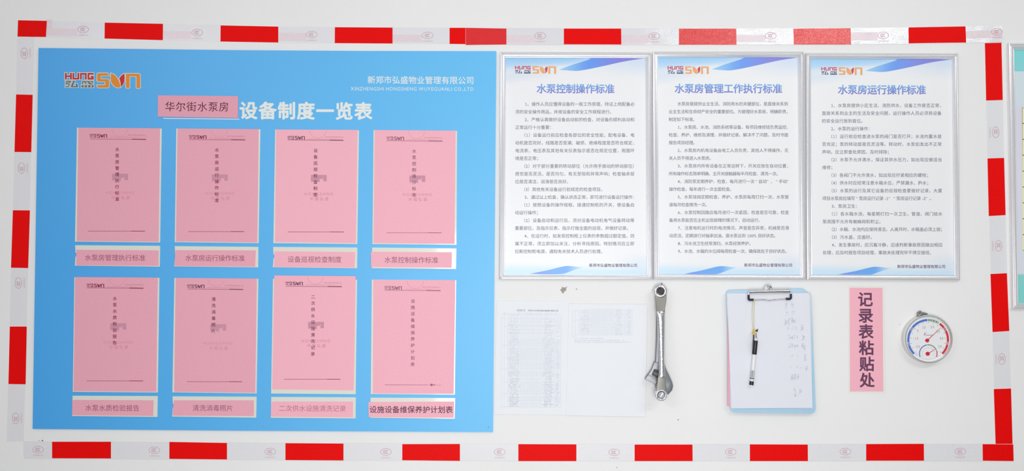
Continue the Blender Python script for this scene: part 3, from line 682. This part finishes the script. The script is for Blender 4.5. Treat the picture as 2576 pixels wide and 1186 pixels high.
g = []; tx = []; ty0 = 779.0; ty1 = 843.5; nr = 14
for x in [1440, 1447.5, 1456.5] + [1487 + (1541 - 1487) * i / 12 for i in range(13)] + [1572.5, 1590]: g.append(rect(x - .28, ty0 if x > 1470 else ty0 + 1, x + .28, ty1))
for i in range(nr + 1):
    y = ty0 + (ty1 - ty0) * i / nr; x0 = 1440 if i in (1, 6, nr) else (1472 if i == 0 else 1456); g.append([(x0, y - .25), (x0, y + .25), (1590, y + .9), (1590, y + .4)])
for i in range(nr):
    y = ty0 + (ty1 - ty0) * (i + .5) / nr; w_ = random.uniform(8, 14); tx += scribbles(1472 - w_, 1472 + w_, y, 2.0); w_ = random.uniform(6, 13); tx += scribbles(1556 - w_, 1556 + w_, y + .3, 2.0)
    if i != 5: tx += scribbles(1577, 1586, y + .4, 2.0)
tx += scribbles(1441, 1447, 847, 1.8) + scribbles(1446, 1520, 852.3, 2, .8) + scribbles(1446, 1573, 857, 2, .8) + scribbles(1446, 1588, 861.5, 2.0, .85)
flat('table_grid', g, .0027, ink('grid', grid_i), pb); flat('table_lettering', tx, .00275, ink('cells', cell_i), pb, kind='stuff')
# old torn paper residue on the wall
res = mat('residue', S(168, 158, 150), .9, mottle=.2, mscale=400)
o = prism('torn_residue', [(1410, 729), (1414, 725), (1413, 722), (1418, 724), (1422, 724), (1428, 721.5), (1424, 726), (1424.5, 731), (1419, 734), (1418, 738.5), (1414, 737.5), (1413, 734), (1410, 731.5)], 0, .0012, res, label='torn grey-brown scrap stuck to the wall above the typed papers', cat='scrap')
prism('speck', [(1448.5, 727), (1451.5, 726.5), (1452, 729), (1449.5, 729.8)], 0, .001, res, o)

# ------------------------------------------------------------------ hanging tools
chrome = mat('chrome', (0.82, 0.81, 0.86, 1), 0.2, metal=1.0, bump=('noise', 260, .5, .0012))
satin = mat('satin_steel', (0.27, 0.265, 0.245, 1), 0.42, metal=0.9, bump=('noise', 1200, .12, .0004))
steel = mat('matt_steel', (0.24, 0.25, 0.27, 1), 0.45, metal=0.9, bump=('noise', 900, .1, .0004))
dark = mat('black_oxide', S(60, 62, 66), .5)
def interp(tab, y):
    for a, b in zip(tab, tab[1:]):
        if a[0] <= y <= b[0]:
            t = (y - a[0]) / (b[0] - a[0]); return [a[i] + (b[i] - a[i]) * t for i in range(1, len(a))]
    return list(tab[-1][1:])
def bar(name, tab, m, parent, steps=40, nsec=16, power=2.6, **k):
    """bar running down the picture: tab rows = (py, x left, x right, depth back, depth front)"""
    y0, y1 = tab[0][0], tab[-1][0]; V = []; Fc = []
    for s in range(steps + 1):
        y = y0 + (y1 - y0) * s / steps; xl, xr, db, df = interp(tab, y); cx = (xl + xr) / 2; hw = (xr - xl) / 2 * MM * (1 - df / 2.2); dm = (db + df) / 2; hd = (df - db) / 2
        c = P(cx, y, dm)
        for j in range(nsec):
            a = 2 * math.pi * j / nsec; ca, sa = math.cos(a), math.sin(a)
            V.append(Vector((c.x + hw * math.copysign(abs(ca) ** (2 / power), ca), c.y - hd * math.copysign(abs(sa) ** (2 / power), sa), c.z)))
    for s in range(steps):
        for j in range(nsec): Fc.append((s * nsec + j, s * nsec + (j + 1) % nsec, (s + 1) * nsec + (j + 1) % nsec, (s + 1) * nsec + j))
    Fc.append(tuple(range(nsec))); Fc.append(tuple(steps * nsec + j for j in range(nsec)))
    o = build(name, V, Fc, m, parent, **k); fix_normals(o); o.data.shade_smooth(); o.data.set_sharp_from_angle(angle=math.radians(38)); return o
# adjustable wrench, jaws down, behind
aw = empty('adjustable_wrench', P(1663, 735, .004), label='adjustable wrench hanging jaws down behind the chrome ring spanner', cat='wrench')
bar('handle', [(724, 1652, 1674, .006, .013), (745, 1651, 1673, .006, .013), (790, 1651, 1672, .006, .014), (860, 1650, 1671, .008, .016), (905, 1648, 1671, .010, .018), (925, 1646, 1672, .010, .019)], steel, aw, 30, 16, 4)
prism('jaw_head', [(1646.5, 912), (1670.5, 912), (1676, 930), (1684, 946), (1691, 962), (1693.5, 972), (1691, 983), (1681, 994), (1676, 992), (1672, 975), (1657, 968), (1634, 955), (1624.5, 951), (1632, 942), (1640, 930)], .008, .020, steel, aw, bevel=.0012, label='polished jaw head')
prism('movable_jaw', [(1631, 943.5), (1659, 953), (1658, 962), (1651, 968), (1650.5, 979), (1648.5, 967), (1623.2, 955.5)], .009, .0225, steel, aw, bevel=.0010)
prism('adjusting_recess', [(1645.5, 929), (1658, 932), (1655, 952), (1639, 944)], .0195, .0204, dark, aw)
wx0, wy0, wx1, wy1 = 1648, 933, 1646, 949
for i in range(5):
    t = i / 4; a = P(1644.5 + 11 * t, 939.5 + 4 * t, .022)
    tube('worm_ridge', [a + Vector((-.0018, 0, .0042)), a + Vector((.0018, 0, -.0042))], .0011, satin, aw, 8)
# double ring spanner in front, leaning out at the bottom
rs = empty('ring_spanner', P(1663, 735, .014), label='long chrome double ring spanner hanging from a nail', cat='spanner')
def dep(y): return .018 + (y - 733) / 262 * .022
bar('shank', [(y, xl, xr, dep(y) + .0075 - h, dep(y) + .0075 + h) for y, xl, xr, h in [(782, 1652.5, 1669.5, .0028), (788, 1652, 1671.5, .0045), (800, 1653, 1671.5, .0050), (830, 1655.5, 1670.8, .0050), (870, 1657, 1670.5, .0048), (910, 1658, 1671, .0050), (940, 1657.5, 1673, .0048), (949, 1656.5, 1673.5, .0042), (953, 1656.5, 1673.5, .0026)]], chrome, rs, 60, 20, 2.3)
def neck(name, rows, m):
    V = []; Fc = []
    for y, xl, xr, df, th in rows:
        a, b = P(xl, y, df), P(xr, y, df)
        V += [a, b, Vector((b.x, -(df - th), b.z)), Vector((a.x, -(df - th), a.z))]
    for i in range(len(rows) - 1):
        for j in range(4): Fc.append((4 * i + j, 4 * i + (j + 1) % 4, 4 * i + 4 + (j + 1) % 4, 4 * i + 4 + j))
    Fc += [(0, 1, 2, 3), tuple(4 * (len(rows) - 1) + j for j in range(4))]
    o = fix_normals(build(name, V, Fc, m, rs))
    bm = bmesh.new(); bm.from_mesh(o.data); bmesh.ops.bevel(bm, geom=[e for e in bm.edges if e.calc_face_angle(0) > .8], offset=.0011, segments=3, affect='EDGES', profile=.6); bm.to_mesh(o.data); bm.free()
    o.data.shade_smooth(); o.data.set_sharp_from_angle(angle=math.radians(50)); return o
neck('neck', [(742, 1648, 1677, dep(742) + .005, .007), (760, 1650, 1676, dep(760) + .0055, .007), (784, 1651.5, 1671.5, dep(784) + .0115, .008)], satin)
neck('neck', [(948, 1656, 1674, dep(948) + .0112, .008), (966, 1653.5, 1675, dep(966) + .007, .007), (985, 1651, 1677, dep(985) + .005, .007)], satin)
def ring(px, py, ro, ri, d0, d1, m, n=48, hex_=12):
    c = P(px, py, d1); V = []; Fc = []; prof = [(ro - .001, d0), (ro, d0 + .002), (ro, d1 - .003), (ro - .0012, d1 - .0008), (ro - .003, d1), (ri + .0022, d1), (ri + .0006, d1 - .0008)]
    N = len(prof) + 2
    for r_, d in prof:
        for i in range(n): a = 2 * math.pi * i / n; V.append(Vector((c.x + r_ * math.cos(a), -d, c.z + r_ * math.sin(a))))
    for d in (d1 - .002, d0):
        for i in range(n):
            a = 2 * math.pi * i / n; rr = ri * (1 + .07 * math.cos(hex_ * a)); V.append(Vector((c.x + rr * math.cos(a), -d, c.z + rr * math.sin(a))))
    for j in range(N):
        k = (j + 1) % N
        for i in range(n): Fc.append((j * n + i, j * n + (i + 1) % n, k * n + (i + 1) % n, k * n + i))
    o = build('ring_head', V, Fc, m, rs); fix_normals(o); o.data.shade_smooth(); o.data.set_sharp_from_angle(angle=math.radians(40)); return o
ring(1662, 733.5, .0165, .0092, .0142, .028, chrome)
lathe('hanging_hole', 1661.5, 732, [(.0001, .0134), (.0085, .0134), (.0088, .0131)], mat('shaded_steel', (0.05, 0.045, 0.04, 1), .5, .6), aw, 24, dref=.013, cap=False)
ring(1663.8, 995, .0148, .0088, .034, .049, chrome)
lathe('ring_plug', 1663.8, 995, [(.0088, .036), (.0088, .0455), (.0078, .0462)], steel, rs, 24, dref=.046)
prism('plug_slot', [(1666.5, 988.5), (1668.5, 990), (1663, 1000.5), (1661, 999)], .0462, .0468, chrome, rs)
nail = tube('nail', [P(1664.5, 713, .0) , P(1664.8, 716, .012), P(1661, 729, .026)], [.0012, .0012, .0014], steel, None, 8, label='thin nail above the ring spanner that carries it', cat='nail')

# ------------------------------------------------------------------ clipboard
cb = empty('clipboard', P(1938, 735, 0), label='pale blue plastic clipboard with a chrome clip, hung below the middle poster', cat='clipboard')
cbm = mat('blue_plastic', S(178, 216, 242), 0.3, coat=.3, mottle=.015, mscale=30)
prism('backboard', [(1827.5, 741), (1829, 734.5), (1835, 731.5), (2018, 727.2), (2024, 730), (2032, 737), (2039.5, 740.5), (2041, 745), (2052.5, 1030), (2050, 1038), (2043, 1042), (1847, 1039), (1840.5, 1036), (1838, 1029)], .009, .013, cbm, cb, bevel=.0008)
pk = prism('pink_form', [(1830, 745), (1930, 742), (1935, 1026), (1871, 1027), (1831, 1023.5), (1831, 870)], .0132, .0140, pink, label='pink form under the white papers, its edge showing at lower left', cat='form')
wp = patch('white_form', [(1829.3, 738.5), (2036, 737.5), (2044, 1027), (1839.5, 1028.5)], .0160, mat('form_paper', S(228, 230, 240), .8, mottle=.006, mscale=15), None, .0006, 20, 24, label='top white sheet of handwritten records clipped on the blue board', cat='form')
prism('under_page', [(1831.5, 742), (2040.5, 741), (2042.5, 1029), (1837, 1026.5)], .0141, .0146, mat('form_under', S(214, 218, 230), .8), wp)
chips = []
def hand(x0, y0, w_, h, n):
    for _ in range(n):
        x = x0 + random.uniform(0, w_); y = y0 + random.uniform(0, h); a = random.uniform(-.6, 2.2); L = random.uniform(1.5, 4)
        chips.append(seg((x, y), (x + L * math.cos(a), y + L * math.sin(a)), .4))
for (x0, y0, w_, h, n) in [(1974, 764, 6, 12, 10), (1989, 762, 7, 13, 10), (1977, 782, 6, 11, 9), (1991, 782, 7, 12, 9), (1974, 803, 5, 14, 16), (1981, 801, 5, 16, 16), (1989, 800, 5, 13, 14), (1996, 801, 4, 10, 10),
                         (1980, 822, 5, 7, 5), (1990, 822, 5, 7, 5), (2000, 822, 3, 6, 4), (2015, 817, 4, 14, 16), (1982, 843, 5, 10, 8), (1989, 843, 5, 9, 8), (1996, 843, 4, 8, 6), (2003, 844, 4, 8, 6), (2018, 843, 4, 14, 15),
                         (1983, 864, 5, 11, 9), (1990, 865, 4, 9, 7), (1997, 866, 4, 9, 7), (2003, 866, 4, 7, 6), (2016, 865, 5, 10, 16), (2021, 866, 4, 14, 14), (2023, 892, 4, 17, 15), (1989, 894, 4, 3, 3), (2003, 894, 3, 3, 2),
                         (1989, 922, 4, 3, 2), (2003, 922, 4, 3, 3), (2014, 922, 3, 3, 2), (2026, 922, 4, 9, 10), (1989, 942, 6, 13, 18), (1996, 943, 5, 12, 16), (2004, 942, 6, 11, 12), (1996, 978, 5, 9, 8), (1998, 986, 5, 14, 12), (2009, 978, 7, 18, 14)]:
    hand(x0, y0, w_, h, n)
flat('handwriting', chips, .0182, ink('pencil', S(182, 182, 198)), wp, kind='stuff')
clipm = mat('clip_nickel', (0.80, 0.77, 0.76, 1), 0.14, metal=1.0)
rub = mat('black_rubber', S(34, 36, 58), .45)
c0 = empty('clip', P(1935, 735, .02) - wloc(cb), label='chrome spring clip'); c0.parent = cb
bar_pts = lambda x0, y0, x1, y1, d, n=2: [P(x0 + (x1 - x0) * i / (n - 1), y0 + (y1 - y0) * i / (n - 1), d) for i in range(n)]
tube('hinge_bar', bar_pts(1884, 735, 1987.5, 732.8, .0235, 6), .0040, clipm, c0, 16)
prism('clip_plate', [(1886, 731), (1986, 729), (1987, 733), (1885, 735)], .013, .0215, clipm, c0, bevel=.0006)
tube('hanging_eye', [P(1924, 730, .021), P(1925, 724, .022), P(1931, 719.5, .023), P(1938, 720.5, .023), P(1940.5, 725, .022), P(1938, 730, .021)], .0022, clipm, c0, 10)
tube('hanging_eye', [P(1928, 731, .024), P(1931, 723, .026), P(1936, 724, .026), P(1937, 731, .024)], .0018, clipm, c0, 10)
tube('clip_wire', [P(1883, 736, .023), P(1882.7, 741, .0225), P(1883, 754.5, .021), P(1897, 755.3, .0205), P(1920, 754.2, .0205), P(1930, 755.5, .021), P(1936, 756.5, .0213), P(1943, 755, .021), P(1955, 753.6, .0205), P(1977, 752.8, .0205), P(1989.8, 752.5, .021), P(1989.7, 740, .0225), P(1988, 734, .023)], .0015, clipm, c0, 8)
for pts in ([(1883.2, 742.5), (1883.4, 754), (1885, 755.2), (1896, 755)], [(1989.6, 740), (1989.8, 751), (1988, 752.8), (1977, 752.7)]):
    tube('rubber_corner', [P(x, y, .0213) for x, y in pts], .0028, rub, c0, 10, label='black rubber sleeve')
# string and pen
strm = mat('yellow_string', S(216, 206, 130), .8); beadm = mat('yellow_bead', S(226, 196, 60), .3, coat=.5)
st = empty('pen_string', P(1896.5, 755, .022), label='thin yellow string tying the pen to the clip wire', cat='string')
tube('strand', [P(1896.5, 753, .0225), P(1898, 762, .022), P(1896.8, 785, .0215), P(1897, 810, .0215), P(1896.6, 832, .023)], .00055, strm, st, 6)
tube('strand', [P(1896.3, 753, .0225), P(1894, 764, .022), P(1892, 785, .0215), P(1892.8, 812, .0215), P(1895.8, 832, .023)], .00045, strm, st, 6)
tube('knot', [P(1896.5, 755, .0235), P(1897, 761, .0235)], [.0011, .0016], strm, st, 8)
for x, y in ((1896.8, 833.5), (1896, 840.3)):
    c = P(x, y, .026); V = []; Fc = []; 
    lathe('bead', x, y, [(.0008, .0225), (.0028, .0235), (.0037, .026), (.0028, .0285), (.0008, .0295)], beadm, st, 16, 60, dref=.026)
pen = empty('gel_pen', P(1896, 905, .0205), label='clear gel pen with black grip dangling on the yellow string', cat='pen')
A = Vector((1902.6, 838)); B = Vector((1889.8, 974))
def pp(t, d=.0225): return P(A.x + (B.x - A.x) * t, A.y + (B.y - A.y) * t, d)
clear = mat('clear_plastic', (.95, .95, .98, 1), .15, trans=.2, ior=1.3, coat=.5)
blackp = mat('black_plastic', S(34, 34, 46), .35)
tube('tip', [pp(0), pp(.07), pp(.11)], [.0008, .0026, .0036], clipm, pen, 16, label='metal writing tip')
tube('barrel', [pp(.10), pp(.14), pp(.97), pp(.985)], [.0036, .0050, .0050, .0044], clear, pen, 20, label='clear plastic barrel')
tube('grip', [pp(.14), pp(.16), pp(.385), pp(.40)], [.0050, .0057, .0057, .0051], blackp, pen, 20, label='ribbed black rubber grip')
tube('refill', [pp(.36), pp(.48)], .0026, mat('ink_dark', S(74, 72, 88), .4), pen, 12)
def band_on(name, t0, t1, r, m): return tube(name, [pp(t0), pp(t1)], r, m, pen, 20)
band_on('barrel_band', .835, .85, .00515, blackp); band_on('end_plug', .895, .965, .0052, blackp)
band_on('paper_tube', .70, .83, .00506, mat('pen_label', S(196, 198, 204), .5))
V, Fc = [], []
for k in range(9):
    t = .70 + k * .0145; p = A + (B - A) * t; V0 = len(V); w_ = random.uniform(1.2, 2.4)
    V += rect(p.x - w_, p.y - .45, p.x + w_ * .8, p.y + .45); Fc.append((V0, V0 + 1, V0 + 2, V0 + 3))
letters('pen_lettering', (V, Fc), .0279, ink('pen_text', S(120, 122, 130)), pen)
tube('cap_clip', [P(1896, 843, .0275), P(1894.6, 877, .0285)], [.0016, .0013], blackp, pen, 10, label='black cap clip')
prism('cap_wing', [(1900, 832.5), (1907.8, 828.5), (1905.5, 836), (1901.5, 835)], .024, .0265, blackp, pen, bevel=.0004)

# ------------------------------------------------------------------ pink record sign
sg = prism('paper_sign', [(2137.5, 724.5), (2220, 725), (2222, 985.5), (2138.5, 985.5)], 0.0004, .0010, pink_lit, label='upright pink paper sign with six bold dark characters right of the clipboard', cat='sign')
letters('lettering', vtext_geo('记录表粘贴处', 2177, 753.5, 2181.5, 957, 38.5, .026), .0012, mat('ink_sign', S(104, 60, 92), .6, mottle=.12, mscale=260), sg)
prism('tape_hold', [(2133, 719), (2226, 720), (2228, 991), (2134, 990)], 0, .0004, mat('clear_tape_edge', S(234, 235, 231), .35), sg, label='faint clear tape border')

# ------------------------------------------------------------------ dial thermometer
th = empty('dial_thermometer', P(2326, 857, 0), label='round dial thermometer and hygrometer with a chrome rim beside the pink sign', cat='thermometer')
FD = .021; R0 = .0600
bz = mat('bezel_steel', (0.86, 0.86, 0.84, 1), .2, metal=.8)
case_m = mat('case_steel', (0.70, 0.70, 0.67, 1), .3, metal=.6)
dial_m = mat('dial_face', S(238, 239, 243), .45)
lathe('case', 2336.5, 854, [(.001, 0), (.0560, 0), (.0592, .001), (.0595, .004), (.0590, .013), (.0596, .016)], case_m, th, 96, dref=FD, cap=False)
lathe('rim', 2336.5, 854, [(.0560, .014), (.0596, .0155), (.0602, .0185), (.0592, .0208), (.0572, .0210), (.0556, .0195), (.0548, .0165), (.0548, .0145)], bz, th, 96, dref=FD, cap=False)
face = lathe('dial', 2336.5, 854, [(.0549, .008), (.0549, .0150)], dial_m, th, 96, dref=FD)
DD = .0152; cx, cy = 2334.9, 855.8
pr = lambda nm, polys, c, d=DD, par=face: flat(nm, polys, d, ink('dial_' + '_'.join('%d' % int(v * 999) for v in c[:3]), c), par)
pr('scale_arc', arc_band(cx, cy, 47.2, 52.6, 225, 92, 40), S(82, 118, 204)); pr('scale_arc', arc_band(cx, cy, 47.2, 52.6, 90, 58.6, 14), S(106, 150, 108)); pr('scale_arc', arc_band(cx, cy, 47.2, 52.6, 54.5, -44.5, 32), S(206, 48, 62))
ticks = []
for i in range(17):
    a = math.radians(225 - i * 16.875); L = 3.6 if i % 1 == 0 else 2
    ticks.append(seg((cx + 45.5 * math.cos(a), cy - 45.5 * math.sin(a)), (cx + (45.5 - L) * math.cos(a), cy - (45.5 - L) * math.sin(a)), .8, False))
for i in range(81):
    a = math.radians(225 - i * 3.375); ticks.append(seg((cx + 46 * math.cos(a), cy - 46 * math.sin(a)), (cx + 44.8 * math.cos(a), cy - 44.8 * math.sin(a)), .22, False))
pr('scale_ticks', ticks, S(120, 118, 124), DD + .0001)
V, Fc = [], []
for s, (x, y) in {'-20': (2307.5, 872.3), '-10': (2303.8, 851.8), '0': (2309, 832.3), '10': (2324.2, 824.2), '20': (2345.5, 822.8), '30': (2360.2, 834.3), '40': (2368.5, 851.6), '50': (2364.6, 872)}.items():
    w_ = 5.2 * len(s) if s[0] != '-' else 14.5; text_geo(s, x - w_ / 2, x + w_ / 2, y, 9.2, 0.0, V=V, Fc=Fc, sx=.85)
text_geo('℃', 2301.5, 2308.5, 893.5, 6.5, 0.0, V=V, Fc=Fc)
letters('scale_numbers', (V, Fc), DD + .0001, ink('dial_numbers', S(162, 154, 160)), face)
V, Fc = [], []
for ch, a in zip('舒适温度', (84, 77, 69.5, 62)):
    a = math.radians(a); text_geo(ch, cx + 50 * math.cos(a) - 2.3, cx + 50 * math.cos(a) + 2.3, cy - 50 * math.sin(a), 4.4, .02, V=V, Fc=Fc)
for s, aa in (('寒冷', (144, 150)), ('炎热', (36, 29)), ('寒冷', (189, 195)), ('炎热', (-7, -12))):
    for ch, a in zip(s, aa): a = math.radians(a); text_geo(ch, cx + 50 * math.cos(a) - 2.3, cx + 50 * math.cos(a) + 2.3, cy - 50 * math.sin(a), 4.4, .02, V=V, Fc=Fc)
letters('zone_lettering', (V, Fc), DD + .0001, ink('dial_zone', S(206, 216, 226)), face)
V, Fc = text_geo('K', 2322.5, 2330, 840.5, 12, 0.0, sx=.7); n1 = len(V); text_geo('uaee', 2329, 2345, 842.8, 7.5, 0.0, V=V, Fc=Fc)
V = [(v[0] + (846 - v[1]) * .25, v[1]) for v in V]
letters('brand_lettering', (V, Fc), DD + .0001, PRINT, face, colors=[mixc(S(170, 70, 120), S(110, 150, 206), (x - 2323) / 22) for x, y in V])
sx_, sy_ = 2335.2, 890.4
pr('humidity_arc', arc_band(sx_, sy_, 21, 23.4, 204, 101, 20), S(92, 120, 196)); pr('humidity_arc', arc_band(sx_, sy_, 21, 23.4, 98, 24, 16), S(126, 152, 130)); pr('humidity_arc', arc_band(sx_, sy_, 21, 23.4, 20, -22, 10), S(204, 74, 92))
small = []
for i in range(11):
    a = math.radians(200 - i * 22); small += [seg((sx_ + 15 * math.cos(a) - 1.5, sy_ - 15 * math.sin(a)), (sx_ + 15 * math.cos(a) + 1.5, sy_ - 15 * math.sin(a)), .9, False)]
for i in range(51):
    a = math.radians(204 - i * 4.5); small.append(seg((sx_ + 20.4 * math.cos(a), sy_ - 20.4 * math.sin(a)), (sx_ + 19 * math.cos(a), sy_ - 19 * math.sin(a)), .2, False))
for i in range(12):
    a = math.radians(252 + i * 3.6 * 1.4); small.append(rect(cx + 49.5 * math.cos(a) - .9, cy - 49 * math.sin(a) - .8, cx + 49.5 * math.cos(a) + .9, cy - 49 * math.sin(a) + .8))
pr('small_print', small, S(176, 174, 180), DD + .0001)
red_n = mat('needle_red', S(206, 40, 66), .4)
def needle(x, y, ang, L, r, d):
    a = math.radians(ang); c = (x, y)
    lathe('needle_hub', x, y, [(r, d - .002), (r, d), (r - .0006, d + .0006)], red_n, th, 28, dref=d)
    ux, uy = math.cos(a), -math.sin(a)
    prism('needle', [(x - uy * .8, y + ux * .8), (x + uy * .8, y - ux * .8), (x + ux * L + uy * .25, y + uy * L - ux * .25), (x + ux * L - uy * .25, y + uy * L + ux * .25)], d - .0003, d + .0001, red_n, th, label='thin red needle')
needle(2333, 857.3, 43.7, 46, .0046, .0172); needle(2334.2, 890.8, 32, 22, .0048, .0172)
# domed clear glass
prof = [(.0548 * math.cos(t), .0178 + .0050 * math.sin(t)) for t in [math.radians(x) for x in range(0, 90, 9)]]
glass = bpy.data.materials.new('dial_glass'); glass.use_nodes = True; nt = glass.node_tree; nt.nodes.clear()
out = nt.nodes.new('ShaderNodeOutputMaterial'); mx = nt.nodes.new('ShaderNodeMixShader'); tr = nt.nodes.new('ShaderNodeBsdfTransparent'); gl = nt.nodes.new('ShaderNodeBsdfGlossy'); fr = nt.nodes.new('ShaderNodeLayerWeight')
gl.inputs['Roughness'].default_value = .03; fr.inputs['Blend'].default_value = .12; tr.inputs['Color'].default_value = (.985, .985, .985, 1)
gm = nt.nodes.new('ShaderNodeMath'); gm.operation = 'MULTIPLY'; ge = nt.nodes.new('ShaderNodeNewGeometry'); iv = nt.nodes.new('ShaderNodeMath'); iv.operation = 'SUBTRACT'; iv.inputs[0].default_value = 1.0
nt.links.new(ge.outputs['Backfacing'], iv.inputs[1]); nt.links.new(fr.outputs[0], gm.inputs[0]); nt.links.new(iv.outputs[0], gm.inputs[1]); nt.links.new(gm.outputs[0], mx.inputs[0]); nt.links.new(tr.outputs[0], mx.inputs[1]); nt.links.new(gl.outputs[0], mx.inputs[2]); nt.links.new(mx.outputs[0], out.inputs[0])
lathe('cover_glass', 2336.5, 854, prof, glass, th, 64, 80, dref=FD, cap=False, label='domed clear cover')
hk = mat('hook_metal', S(140, 140, 138), .4, .5, mottle=.3, mscale=300)
tube('hanging_loop', [P(2330, 797, .004), P(2331, 791, .005), P(2324, 789, .006), P(2316, 790, .006), P(2312, 794, .006), P(2310, 798, .005)], [.003, .003, .0028, .0045, .005, .004], hk, th, 10)
tube('hanging_loop', [P(2310, 794, .005), P(2309, 788, .007), P(2315, 784.5, .007), P(2319, 788, .007)], [.0028, .0028, .0028, .002], hk, th, 10)
# small specks of dirt and filled holes
sp = mat('wall_speck', S(120, 116, 118), .9)
for i, (x, y, rr, lb) in enumerate([(106.5, 1109.5, 2.2, 'larger dark speck above the lower left tape mark'), (98, 1110, 1.1, 'tiny dark speck left of the larger one above the bottom tape'),
                      (1552, 1177, 1.3, 'tiny speck under the bottom tape near the middle'), (2263.5, 817, .9, 'tiny speck left of the dial thermometer'), (1706, 1057, 1.6, 'small chip in the paint below the wrench')]):
    prism('paint_chip', [(x + rr * (1 + .25 * math.sin(3 * t)) * math.cos(t), y + rr * .7 * math.sin(t)) for t in [2 * math.pi * k / 8 for k in range(8)]], 0, .0006, sp, label=lb, cat='speck')
